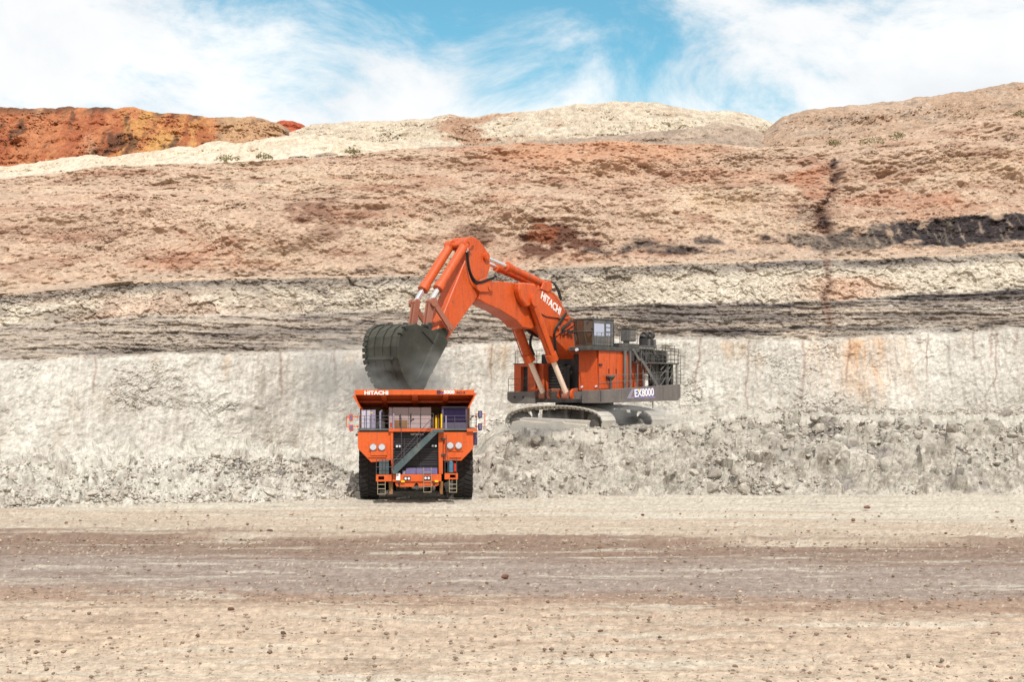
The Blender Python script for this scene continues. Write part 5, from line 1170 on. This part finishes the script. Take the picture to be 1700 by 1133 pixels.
    mb = B(); a, b = sp(1262, 370, 4.9), sp(1412, 616, 4.9); mb.tube(a, b, .022, None, 6)
    for k in range(5): p = a.lerp(b, k/4); mb.tube(p, p-Vector((0, 0, 1.4)), .02, None, 6)
    mb.build('stair_handrail', 'mid_grey', st)
    for i in range(6): a = sp(1225+i*25, 330, 4.84); B().tube(a, a+Vector((0, 0, 1.0)) if 0 else (a.x, a.y, zw), .02, None, 6).build('guard_bar', 'dark_grey', root)
    # lower deck railing on the left side
    def zdk(x): return 7.82+(4.5-x)*.049
    rr = empty('deck_railing', (0, 0, 0)); rr.parent = root
    xs = [S(cx, 0, 4.9)[0] for cx in (905, 1000, 1047, 1135, 1215, 1290, 1368, 1420, 1480, 1540, 1600)]
    for x in xs: B().tube((x, 4.9, zdk(x)), (x, 4.9, zdk(x)+1.15), .025, None, 6).build('post', 'mid_grey', rr)
    for dz in (1.15, .6): B().tube((xs[0], 4.9, zdk(xs[0])+dz), (xs[-1], 4.9, zdk(xs[-1])+dz), .02, None, 6).build('rail', 'mid_grey', rr)
    # rear ladder with safety hoops
    lad = empty('cage_ladder', (0, 0, 0)); lad.parent = root; lx, lz1 = S(1578, 395, 4.9); lx = -7.2
    for dx in (-.2, .3): B().tube((lx+dx, 4.9, 8.4), (lx+dx, 4.9, 11.0), .025, None, 6).build('ladder_rail', 'mid_grey', lad)
    for k in range(8): B().tube((lx-.2, 4.9, 8.6+k*.33), (lx+.3, 4.9, 8.6+k*.33), .018, None, 5).build('rung', 'mid_grey', lad)
    for k in range(4):
        z = 9.2+k*.55; B().path([(lx-.2, 4.9, z), (lx-.25, 5.25, z), (lx+.05, 5.45, z), (lx+.35, 5.25, z), (lx+.3, 4.9, z)], .018, 5).build('hoop', 'mid_grey', lad)
    # funnel lamp on its post, white tank
    x, z = S(997, 612, 4.75); B().tube((x, 4.75, z-.18), (x, 4.75, z+.12), .14, .38, 18).tube((x, 4.75, z+.12), (x, 4.75, z+.26), .38, .36, 18).tube((x, 4.75, 7.9), (x, 4.75, z-.15), .09, .11, 10).build('air_precleaner', 'dark_grey', root, True)
    x, z = S(1300, 632, 4.3); B().tube((x, 4.3, 8.2), (x, 4.3, z+.5), .2, None, 16).tube((x, 4.3, z+.5), (x, 4.3, z+.56), .2, .12, 16).build('white_tank', 'white_paint', root, True)
    # marking on the skirt
    pz = lambda x, y: S(x, y, YL+.004)
    B().prism([pz(1137, 782), pz(1166, 782), pz(1199, 702), pz(1180, 703)], 'y', YL+.002, YL+.012).build('marking_stroke', 'lilac_panel', root)
    B().prism([pz(1150, 782), pz(1150, 771), pz(1376, 768), pz(1376, 778)], 'y', YL+.002, YL+.010).build('marking_bar', 'lilac_panel', root)
    tl = math.atan2(.049*-1, 1)*-1*.9
    t0 = pz(1200, 770)
    side_text('EX8000', (t0[0]-.02, t0[1]-.03), .92, 'letter_violet', root, YL+.008, .98, .075, tilt=tl)
    side_text('EX8000', t0, .90, 'white_paint', root, YL+.022, 1.0, .03, tilt=tl)
    (x, z) = pz(1242, 712); B().tube((x, YL+.02, z), (x, YL+.05, z), .10, None, 10).build('emblem_dot', 'yellow', root)
    # ---- right front house
    RX = 4.0
    def fr(x, y): return Fr(x, y, RX)
    (y0, zt_), (y1, _) = fr(172, 490), fr(352, 490); (d0, dzt), (d1, _) = fr(230, 512), fr(288, 512)
    zb_ = 7.75
    B().box(RX-.12, RX, y0, d0, zb_, zt_, .01).box(RX-.12, RX, d1, y1, zb_, zt_, .01).box(RX-.12, RX, d0, d1, dzt, zt_).build('right_house_front', 'orange_paint', root)
    dr = B().box(RX-.5, RX-.4, d0, d1, zb_, dzt).build('right_house_door', 'dark_grey', root)
    for k in range(5): B().box(RX-.4, RX-.36, d0+.06, d1-.06, zb_+.2+k*.4, zb_+.32+k*.4).build('door_bar', 'black_metal', dr)
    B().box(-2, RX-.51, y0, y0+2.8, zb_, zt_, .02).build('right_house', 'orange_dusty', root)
    B().box(-2, RX+.05, y0-.05, y1+.05, zt_, zt_+.06).build('right_house_roof', 'dark_grey', root)
    yl0, yl1 = fr(356, 0)[0], fr(505, 0)[0]
    lv = B().box(2.6, 2.75, yl0, yl1+.3, zb_, zt_-.05).build('radiator_screen', 'black_metal', root)
    for k in range(9): z = zb_+.15+k*.25; B().box(2.75, 2.85, yl0+.05, yl1+.2, z, z+.07).build('louvre', 'dark_grey', lv)
    B().box(2.76, 2.9, yl1+.3, yl1+.9, zb_, zt_-.2, .02).build('inner_panel', 'black_metal', root)  # blackened so the shade of the boom well is in the panel's colour
    B().box(1.0, 2.55, -1.0, 2.2, 7.2, 10.9, .05).build('boom_foot_wall', 'black_metal', root)
    rails('roof_railing', [(RX-.1, y0+.05), (RX-.1, y1+1.3), (RX-2.5, y1+1.3)], (zt_+1.12, zt_+.65), zt_+.06)
    rails('front_railing', [(RX-.5, YR+.05), (XF-.1, YR+.05), (XF-.1, yr1)], (7.74+1.1, 7.74+.6), 7.74)
    x, z = Fr(435, 435, 2.4); B().box(1.6, 2.4, x-.4, x+.4, zt_, z+.3, .05).build('blower_box', 'black_metal', root)
    # ---- boom
    BW = .80
    bc = [(60, 345), (64, 398), (62, 420), (105, 447), (200, 490), (300, 552), (345, 600), (400, 612), (432, 590), (480, 640), (545, 672), (700, 830), (745, 850), (800, 770), (760, 650), (688, 566), (640, 520), (612, 478), (588, 425), (565, 392), (530, 362), (500, 345), (440, 342), (330, 318), (300, 312), (180, 300), (130, 318)]
    boom = B().prism([PY_(*c3(*p), BW) for p in bc], 'y', -BW, BW, .05).build('boom', 'orange_paint', root)
    # edge flange and weld strips
    seam = [(300, 552), (345, 600), (400, 612), (432, 590)]
    mb = B(); L_ = [PY_(*c3(*p), BW+.01) for p in ((440, 356), (500, 360), (545, 388), (580, 440), (612, 500))]
    mb.path([(p[0], BW+.01, p[1]) for p in L_], .022, 5).build('weld_line', 'brown_link', boom)
    # boom nose boss, a paler coat standing in for its lit face, and pin
    nb = [PY_(*c3(*p), BW+.18) for p in ((72, 290), (110, 275), (150, 300), (152, 335), (130, 372), (70, 372), (50, 355), (45, 330))]
    B().prism(nb, 'y', BW, BW+.18, .04).build('nose_plate', 'orange_dusty', boom)
    x, z = PY_(*c3(120, 342), BW); B().tube((x, -BW-.25, z), (x, BW+.28, z), .28, None, 18).build('boom_pin', 'orange_dusty', boom, True)
    # cylinder bracket
    bk = [(322, 312), (350, 308), (430, 318), (436, 345), (430, 420), (412, 455), (372, 470), (335, 420), (318, 360)]
    for y0_, y1_ in ((BW, BW+.62), (-BW-.62, -BW)): B().prism([PY_(*c3(*p), BW+.62) for p in bk], 'y', y0_, y1_, .12).build('cylinder_bracket', 'orange_paint', boom)
    # boom cylinders
    YB = 1.22
    def P3(x, y, Y): a, b = PY_(*c3(x, y), Y); return Vector((a, Y, b))
    top, col, bot = P3(400, 425, YB), P3(537, 812, YB), P3(632, 1045, YB)
    for sg in (1, -1):
        f = lambda v: Vector((v.x, sg*YB, v.z))
        d = (f(bot)-f(top)).normalized(); cy = B().tube(f(top), f(col), .39, None, 22).tube(f(col)-d*.6, f(col)+d*.05, .50, None, 22).tube(f(top)-Vector((0, .42, 0)), f(top)+Vector((0, .42, 0)), .5, None, 20).build('boom_cylinder', 'orange_paint', root, True)
        B().tube(f(col), f(bot), .22, None, 16).build('rod', 'rod_cream', cy, True)
        B().tube(f(bot)-Vector((0, .3, 0)), f(bot)+Vector((0, .3, 0)), .42, None, 18).build('rod_eye', 'brown_link', cy, True)
        B().tube(f(bot)+Vector((0, .62, .1)), f(bot)+Vector((0, .78, .1)), .50, .46, 24).build('pin_cover', 'orange_paint' if sg > 0 else 'brown_link', root, True); B().tube(f(bot)+Vector((0, -.78, .1)), f(bot)+Vector((0, -.62, .1)), .40, .42, 24).build('pin_cover', 'orange_paint' if sg > 0 else 'brown_link', root, True)
        B().box(bot.x-1.5, bot.x-.1, sg*YB-.75, sg*YB-.6, 6.9, 8.0, .05).box(bot.x-1.5, bot.x-.1, sg*YB+.6, sg*YB+.75, 6.9, 8.0, .05).build('cylinder_mount', 'brown_link', root)
        B().path([f(col)-d*.4+Vector((.35, sg*.35, 0)), f(top)+d*.8+Vector((.42, sg*.3, 0))], .05, 6).build('hydraulic_line', 'orange_paint', cy, True)
    # stick cylinders on top of the boom
    YS = .55
    a_, b_, e_ = P3(102, 147, YS), P3(240, 205, YS), P3(496, 326, YS)
    for sg in (1, -1):
        f = lambda v: Vector((v.x, sg*YS, v.z)); d = (f(e_)-f(a_)).normalized()
        cy = B().tube(f(b_), f(e_), .30, None, 18).tube(f(b_)-d*.05, f(b_)+d*.4, .37, None, 18).tube(f(e_)-Vector((0, .3, 0)), f(e_)+Vector((0, .3, 0)), .36, None, 18).build('stick_cylinder', 'orange_paint', root, True)
        B().tube(f(a_), f(b_), .17, None, 14).build('rod', 'chrome', cy, True)
        for k in (.25, .5, .75): p = f(b_).lerp(f(e_), k); B().tube(p-d*.05, p+d*.05, .325, None, 18).build('clamp_band', 'brown_link', cy, True)
    for y0_ in (.12, .78): B().prism([PY_(*c3(*p), y0_) for p in ((452, 352), (470, 310), (496, 300), (520, 318), (530, 350), (500, 372))], 'y', y0_, y0_+.14, .03).build('cylinder_lug', 'orange_paint', boom); B().prism([PY_(*c3(*p), y0_) for p in ((452, 352), (470, 310), (496, 300), (520, 318), (530, 350), (500, 372))], 'y', -y0_-.14, -y0_, .03).build('cylinder_lug', 'orange_paint', boom)
    # ---- stick
    SW = .62
    P2 = lambda x, y, Y: Vector((PY_(*c2(x, y), Y)[0], Y, PY_(*c2(x, y), Y)[1]))
    sc = [(742, 120), (735, 88), (752, 64), (785, 53), (812, 62), (838, 82), (872, 128), (905, 180), (906, 262), (888, 320), (850, 400), (808, 476), (710, 615), (616, 750), (590, 742), (556, 700), (546, 688), (640, 450), (745, 195)]
    stick = B().prism([PY_(*c2(*p), SW) for p in sc], 'y', -SW, SW, .05).build('stick', 'orange_paint', root)
    p = P2(872, 188, SW); B().tube(p-Vector((0, 2*SW+.2, 0)), p+Vector((0, .22, 0)), .34, .32, 20).tube(p+Vector((0, .22, 0)), p+Vector((0, .27, 0)), .22, None, 16).build('stick_pin_boss', 'orange_paint', stick, True)
    p = P2(765, 85, SW); B().tube(p-Vector((0, 2*SW+.25, 0)), p+Vector((0, .25, 0)), .36, .34, 20).build('cylinder_pin_boss', 'orange_paint', stick, True)
    for cx, cy, r in ((777, 168, .07), (655, 487, .08), (575, 458, .09)): p = P2(cx, cy, SW); B().tube(p, p+Vector((0, .04, 0)), r, None, 10).build('plug', 'brown_link', stick, True)
    mb = B(); mb.path([tuple(P2(*q, SW+.01)) for q in ((862, 268), (845, 320), (832, 362))], .02, 5).build('weld_line', 'brown_link', stick)
    # bucket cylinders
    YK = .78
    a_, b_, e_ = P2(738, 105, YK), P2(556, 402, YK), P2(503, 492, YK)
    for sg in (1, -1):
        f = lambda v: Vector((v.x, sg*YK, v.z)); d = (f(e_)-f(a_)).normalized()
        cy = B().tube(f(a_), f(b_), .34, None, 20).tube(f(b_)-d*.5, f(b_)+d*.05, .42, None, 20).tube(f(a_)-Vector((0, .3, 0)), f(a_)+Vector((0, .3, 0)), .40, None, 18).build('bucket_cylinder', 'orange_paint', root, True)
        B().tube(f(b_), f(e_), .20, None, 14).build('rod', 'chrome', cy, True)
        B().path([f(a_)+d*.6+Vector((.42, sg*.1, 0)), f(b_)-d*.5+Vector((.42, sg*.1, 0))], .045, 6).build('hydraulic_line', 'orange_paint', cy, True)
    B().tube((a_.x, -YK-.3, a_.z), (a_.x, YK+.3, a_.z), .2, None, 14).build('cross_pin', 'orange_paint', stick, True)
    # link plates to the stick and links down to the bucket
    la, lb_, lc = P2(505, 495, YK), P2(617, 665, SW+.2), P2(482, 655, YK)
    for sg in (1, -1):
        f = lambda v, y: (v.x, sg*y, v.z)
        B().bar(f(la, YK+.30), f(lb_, YK+.30), .16, .42, (0, 1, 0)).tube(f(la, YK+.20), f(la, YK+.42), .34, None, 18).tube(f(lb_, YK+.2), f(lb_, YK+.42), .32, None, 18).tube(f(lb_, YK+.40), f(lb_, YK+.48), .18, None, 12).build('side_link', 'brown_link', root, True)
        B().hexa([f((v:=Vector((la.x+dx, 0, la.z+dz))), YK-.22) for dx, dz in ((-.42, .1), (.0, .34), (.3, .1), (.2, -.3))]+[], [f(Vector((la.x+dx, 0, la.z+dz)), YK+.18) for dx, dz in ((-.42, .1), (.0, .34), (.3, .1), (.2, -.3))]).bar(f(la, YK-.18), f(lc, YK-.18), .14, .5, (0, 1, 0)).bar(f(la, YK+.12), f(lc, YK+.12), .14, .5, (0, 1, 0)).build('bucket_link', 'brown_link', root, True)
        B().tube(f(lc, YK-.4), f(lc, YK+.35), .27, None, 16).build('link_pin', 'black_metal', root, True)
    # ---- bucket
    KW = 1.58
    prof = [(604, 738), (560, 700), (470, 668), (400, 640), (345, 650), (312, 675), (288, 722), (276, 790), (278, 870), (300, 955), (338, 1035), (392, 1105), (430, 1148)]
    lipp = (450, 1112)
    PB = [PY_(*c2(*p), KW) for p in prof]; hinge = PY_(*c2(612, 765), KW); lip = PB[-1]; mouth = [PY_(*c2(*p), KW) for p in ((540, 895), (482, 1010), (462, 1060))]
    bucket = empty('bucket', (0, 0, 0)); bucket.parent = root
    sheet = B(); cx_ = sum(p[0] for p in PB)/len(PB); cz_ = sum(p[1] for p in PB)/len(PB)
    inner = [(p[0]+(cx_-p[0])*.07, p[1]+(cz_-p[1])*.07) for p in PB]
    for i in range(len(PB)-1):
        seg = [PB[i], PB[i+1], inner[i+1], inner[i]]; sheet.prism(seg, 'y', -KW+.0, KW-.0)
    shell = sheet.build('bucket_shell', 'bucket_steel', bucket)
    sideP = PB+mouth[::-1]+[hinge]
    for ya_, yb_ in ((KW, KW+.12), (-KW-.12, -KW)):
        sp_ = B().prism(sideP, 'y', ya_, yb_, .015).build('side_plate', 'bucket_steel', bucket)
        cut = [PY_(*c2(*p), KW) for p in ((545, 702), (606, 742), (612, 768), (480, 1015), (462, 1062), (395, 1032))]
        B().prism(cut, 'y', ya_-(.0 if ya_ > 0 else .05), yb_+(.05 if ya_ > 0 else 0), .02).build('cutting_edge', 'dark_grey' if 0 else 'bucket_steel', sp_)
        for a, b in (((552, 705), (468, 895)), ((468, 895), (392, 1035)), ((468, 895), (508, 968)), ((440, 690), (520, 775))):
            p0, p1 = PY_(*c2(*a), KW), PY_(*c2(*b), KW); yy = yb_+.05 if ya_ > 0 else ya_-.05
            B().tube((p0[0], yy, p0[1]), (p1[0], yy, p1[1]), .03, None, 5).build('weld_line', 'black_metal', sp_)
        # wear shrouds down the heel corner
        for k in range(4, 12):
            for t in ((.25, .75) if ya_ < 0 else (.5,)[:int(k in (5, 6))]):
                a, b = PB[k-1], PB[k]; mx, mz = a[0]+(b[0]-a[0])*t, a[1]+(b[1]-a[1])*t; n = Vector((mx-cx_, 0, mz-cz_)).normalized(); tt = Vector((b[0]-a[0], 0, b[1]-a[1])).normalized()
                ym = (ya_+yb_)/2; c = Vector((mx, ym, mz)); q = [c+tt*u+n*v for u, v in ((-.16, -.12), (.16, -.12), (.16, .14), (-.16, .14))]
                B().hexa([v+Vector((0, -.2, 0)) for v in q], [v+Vector((0, .2, 0)) for v in q], .02).build('wear_shroud', 'bucket_steel', sp_)
    # wear strips across the back
    for k in (8,):
        a = PB[k]; n = Vector((a[0]-cx_, 0, a[1]-cz_)).normalized()
        B().box(a[0]-.10+n.x*.05, a[0]+.10+n.x*.05, -KW+.3, KW-.3, a[1]-.10+n.z*.05, a[1]+.10+n.z*.05, .03).build('wear_strip', 'bucket_steel', shell)
    for y in (-.75, .1, .9): 
        pts = [(PB[k][0]+(PB[k][0]-cx_)*.03, y, PB[k][1]+(PB[k][1]-cz_)*.03) for k in range(3, 12)]
        mb = B()
        for a, b in zip(pts[:-1], pts[1:]): mb.bar(a, b, .12, .05, (0, 1, 0))
        mb.build('back_rib', 'bucket_steel', shell)
    for y in (-1.45, -.8, -.15, .5, 1.15):
        l = Vector((lip[0], y, lip[1])); dv = Vector((lip[0]-PB[-3][0], 0, lip[1]-PB[-3][1])).normalized()
        B().hexa([l+Vector((dx, dy, dz)) for dx, dz in ((-.2, 0), (.2, 0)) for dy in (0,)]+[l+dv*.7+Vector((.06, 0, 0)), l+dv*.7-Vector((.06, 0, 0))], [l+Vector((dx, .34, dz)) for dx, dz in ((-.2, 0), (.2, 0))]+[l+dv*.7+Vector((.06, .3, 0)), l+dv*.7+Vector((-.06, .3, 0))]).build('tooth', 'track_dark', bucket)
    for Y in (-.55, .55): 
        q = [PY_(*c2(*p), Y) for p in ((600, 745), (622, 700), (600, 668), (560, 668), (500, 690), (440, 610+40), (430, 668))]
        B().prism(q, 'y', Y-.12, Y+.12, .03).build('hinge_ear', 'bucket_steel', bucket)
    for cx, cy, Y in ((335, 640, -1.0), (172, 672, -1.0)): p = P2(cx, cy, Y); B().box(p.x-.15, p.x+.15, p.y-.15, p.y+.15, p.z-.25, p.z+.1, .04).build('lug', 'black_metal', bucket)
    # rock still spilling over the lip
    rnd = random.Random(4); mb = B()
    for k in range(170):
        t = rnd.random(); c = Vector((lip[0]-.5+rnd.gauss(0, .30+.25*t), rnd.uniform(-1.4, 1.4), lip[1]+.6-1.9*t)); s0 = .05+.13*rnd.random()**2
        v = [c+Vector((rnd.uniform(-1, 1), rnd.uniform(-1, 1), rnd.uniform(-1, 1))).normalized()*s0 for _ in range(5)]; mb._add(v, [(0, 1, 2), (0, 2, 3), (0, 3, 1), (1, 2, 4), (2, 3, 4), (3, 1, 4)])
    o = mb.build('falling_rock', 'bench_stone', None); o.location = root.location; o.rotation_euler = root.rotation_euler; tag(o, 'broken rock spilling from the bucket into the truck', None, None, 'stuff')
    # ---- hoses
    def hose(pts, Y, r=.055, name='hose', cc=c2, n=14, mat='hose', par=root):
        P = [np.array([*(lambda a: (a[0], (Y[i] if isinstance(Y, (list, tuple)) else Y), a[1]))(PY_(*cc(*p), Y[i] if isinstance(Y, (list, tuple)) else Y))]) for i, p in enumerate(pts)]
        P = [P[0]*2-P[1]]+P+[P[-1]*2-P[-2]]; out = []
        for i in range(1, len(P)-2):
            for t in np.linspace(0, 1, 6)[:-1]:
                p0, p1, p2, p3 = P[i-1:i+3]; out.append(.5*((2*p1)+(-p0+p2)*t+(2*p0-5*p1+4*p2-p3)*t*t+(-p0+3*p1-3*p2+p3)*t**3))
        out.append(P[-2]); B().path([tuple(map(float, o)) for o in out], r, 8).build(name, mat, par, True)
    for k in range(3): hose([(745+k*6, 150), (752+k*5, 230), (770+k*4, 310-k*5), (800+k*4, 365-k*9), (845, 372-k*9), (900, 350-k*8), (935, 330-k*4)], BW+.1+k*.1)
    for k in range(2): hose([(742+k*10, 130), (745+k*10, 158)], BW+.15+k*.1, .075, 'hose_fitting', mat='chrome')
    for k in range(3): hose([(480+k*8, 295+k*3), (530+k*6, 305+k*3), (562+k*6, 345+k*3), (580+k*5, 400), (590+k*3, 425)], .3-k*.25, .06, cc=c3)
    for k in range(2): hose([(315, 545+k*12), (345, 590+k*10), (390, 625+k*10), (438, 660+k*4)], -.2+k*.2, .07, cc=c3)
    for k in range(2): hose([(425+k*6, 628), (395+k*8, 660), (388+k*8, 710), (400+k*8, 750), (415+k*6, 780)], -.6+k*.15, .06, cc=c3)
    for k in range(3): hose([(630-k*6, 500+k*4), (610-k*6, 540), (580-k*6, 585), (555-k*4, 625), (545+k*5, 680), (550+k*5, 740), (565+k*4, 790)], BW+.12+k*.08, .055, cc=c3)
    for k in range(2): hose([(660, 545+k*10), (635, 575+k*8), (600, 600+k*10), (590, 640+k*6)], BW+.15+k*.1, .055, cc=c3)
    hose([(436, 470), (455, 505), (500, 532), (570, 536), (600, 528)], BW+.05, .04, cc=c3)
    for (cx, cy) in ((575, 536), (600, 640), (655, 545), (640, 570), (565, 600), (625, 500), (670, 600)): p = P3(cx, cy, BW); B().box(p.x-.14, p.x+.14, BW, BW+.22, p.z-.1, p.z+.1, .02).build('pipe_clamp', 'brown_link', boom)
    for i, (a, b) in enumerate((((560, 655), (670, 545)), ((585, 640), (690, 570)), ((600, 650), (690, 600)), ((520, 530), (640, 545)))):
        p, q = P3(*a, BW+.1), P3(*b, BW+.1); B().tube(p, q, .05, None, 6).build('steel_pipe', 'orange_paint', boom, True)
    for cx, cy in ((615, 622), (645, 628), (665, 632)): p = P3(cx, cy, BW+.2); B().tube(p, p+Vector((.25, .1, 0)), .12, .15, 12).build('boom_lamp', 'black_metal', boom, True)
    # lettering down the boom
    p0, p1 = P3(456, 408, BW), P3(572, 512, BW); tilt = math.atan2(p1.z-p0.z, -(p1.x-p0.x))
    side_text('HITACHI', (p0.x, p0.z), .86, 'white_paint', boom, BW+.02, .86, .03, tilt=tilt, sh=-.1)
    return root
build_excavator()

# ---------------------------------------------------------------- scrub on the ledges
def build_scrub():
    m, nt, b = node_mat('scrub_leaf', .8, .2); N = nt.nodes.new
    geo = N('ShaderNodeNewGeometry'); cr = N('ShaderNodeValToRGB'); cr.color_ramp.elements[0].color = (.13, .13, .06, 1); cr.color_ramp.elements[1].color = (.34, .28, .15, 1)
    nt.links.new(geo.outputs['Random Per Island'], cr.inputs[0]); nt.links.new(cr.outputs[0], b.inputs['Base Color'])
    for i, (px, py, d, s, lab) in enumerate(((377, 262, 146, .85, 'low dark scrub bush on the ledge below the pale ridge'), (438, 258, 147, .6, 'dry pale scrub on the ledge, right of the dark bush'), (585, 250, 152, .6, 'small green tuft at the foot of the beige spoil heap'),
                                           (1384, 236, 166, .55, 'tiny scrub tuft at the top of the dark fault'), (1446, 235, 167, 1.1, 'widest green bush on the right ledge, below the stony hill'), (1490, 224, 168, .7, 'green tuft at the upper right of the wide bush'), (1697, 187, 168, .7, 'small green bush on the right hill at the picture edge'))):
        rnd = random.Random(i+5); c = Vector(((px-850)/F*d, d, zpy(py, d)-.35)); mb = bmesh.new()
        for k in range(150):
            a = rnd.uniform(0, 6.28); rr = s*math.sqrt(rnd.random()); h = (1-(rr/s)**2)*s*.9*rnd.random(); p = c+Vector((math.cos(a)*rr*1.5, math.sin(a)*rr, h+.15)); q = .12+.1*rnd.random()
            v = [mb.verts.new(p+Vector((rnd.uniform(-q, q), rnd.uniform(-q, q), rnd.uniform(-q, q)))) for _ in range(3)]; mb.faces.new(v)
        for k in range(7):
            a = rnd.uniform(0, 6.28); t = c+Vector((math.cos(a)*s, math.sin(a)*s*.6, s*.6)); v = [mb.verts.new(c+Vector((-.03, 0, -.3))), mb.verts.new(c+Vector((.03, 0, -.3))), mb.verts.new(t)]; mb.faces.new(v)
        me = bpy.data.meshes.new('bush'); mb.to_mesh(me); mb.free(); me.materials.append(m); o = bpy.data.objects.new('bush', me); COL.objects.link(o); tag(o, lab, 'bush', 'scrub on the upper ledges')
build_scrub()

# ---------------------------------------------------------------- dust hanging in the air
def dust(name, label, c, r, dens, seed, col=(.86, .83, .78), rot=0.0):
    m = bpy.data.materials.new(name); m.use_nodes = True; nt = m.node_tree; nt.nodes.clear(); N = nt.nodes.new; L = nt.links.new
    out = N('ShaderNodeOutputMaterial'); pv = N('ShaderNodeVolumePrincipled'); pv.inputs['Color'].default_value = (*col, 1); pv.inputs['Anisotropy'].default_value = .2
    tc = N('ShaderNodeTexCoord'); ln = N('ShaderNodeVectorMath'); ln.operation = 'LENGTH'; L(tc.outputs['Object'], ln.inputs[0])
    mr = N('ShaderNodeMapRange'); mr.interpolation_type = 'SMOOTHSTEP'; L(ln.outputs['Value'], mr.inputs[0]); mr.inputs[1].default_value = .15; mr.inputs[2].default_value = .98; mr.inputs[3].default_value = 1; mr.inputs[4].default_value = 0
    mp = N('ShaderNodeMapping'); mp.inputs['Location'].default_value = (seed, seed*.7, 0); L(tc.outputs['Object'], mp.inputs[0])
    no = N('ShaderNodeTexNoise'); no.inputs['Scale'].default_value = 1.9; no.inputs['Detail'].default_value = 4; L(mp.outputs[0], no.inputs['Vector'])
    m2 = N('ShaderNodeMapRange'); L(no.outputs[0], m2.inputs[0]); m2.inputs[1].default_value = .38; m2.inputs[2].default_value = .68; m2.inputs[3].default_value = 0; m2.inputs[4].default_value = dens
    mu = N('ShaderNodeMath'); mu.operation = 'MULTIPLY'; L(mr.outputs[0], mu.inputs[0]); L(m2.outputs[0], mu.inputs[1]); L(mu.outputs[0], pv.inputs['Density']); L(pv.outputs[0], out.inputs['Volume'])
    me = bpy.data.meshes.new(name); bm = bmesh.new(); bmesh.ops.create_icosphere(bm, subdivisions=3, radius=1); bm.to_mesh(me); bm.free(); me.materials.append(m)
    o = bpy.data.objects.new('dust_cloud', me); COL.objects.link(o); o.location = c; o.scale = r; o.rotation_euler = (0, rot, 0); tag(o, label, None, None, 'stuff')
def at(px, py, d): return ((px-850)/F*d, d, zpy(py, d))
dust('dust_bucket', 'pale dust falling from the bucket onto the truck', at(668, 628, 104.5), (5.6, 3, 2.9), 1.2, 1.3, (.93, .90, .84))
dust('dust_left', 'thin veil of dust drifting left of the truck', at(560, 640, 108), (6.0, 3.5, 5.8), .5, 5.1, (.93, .87, .78))
dust('dust_tracks', 'dust rising round the crawler tracks', at(1060, 690, 113.5), (4.5, 2.5, 1.6), 0.6, 8.7)
dust('dust_near_track', 'dust rising round the near crawler track', at(890, 708, 111.0), (4.6, 1.6, 1.3), 1.1, 3.9)
scene.cycles.volume_step_rate = 2.0
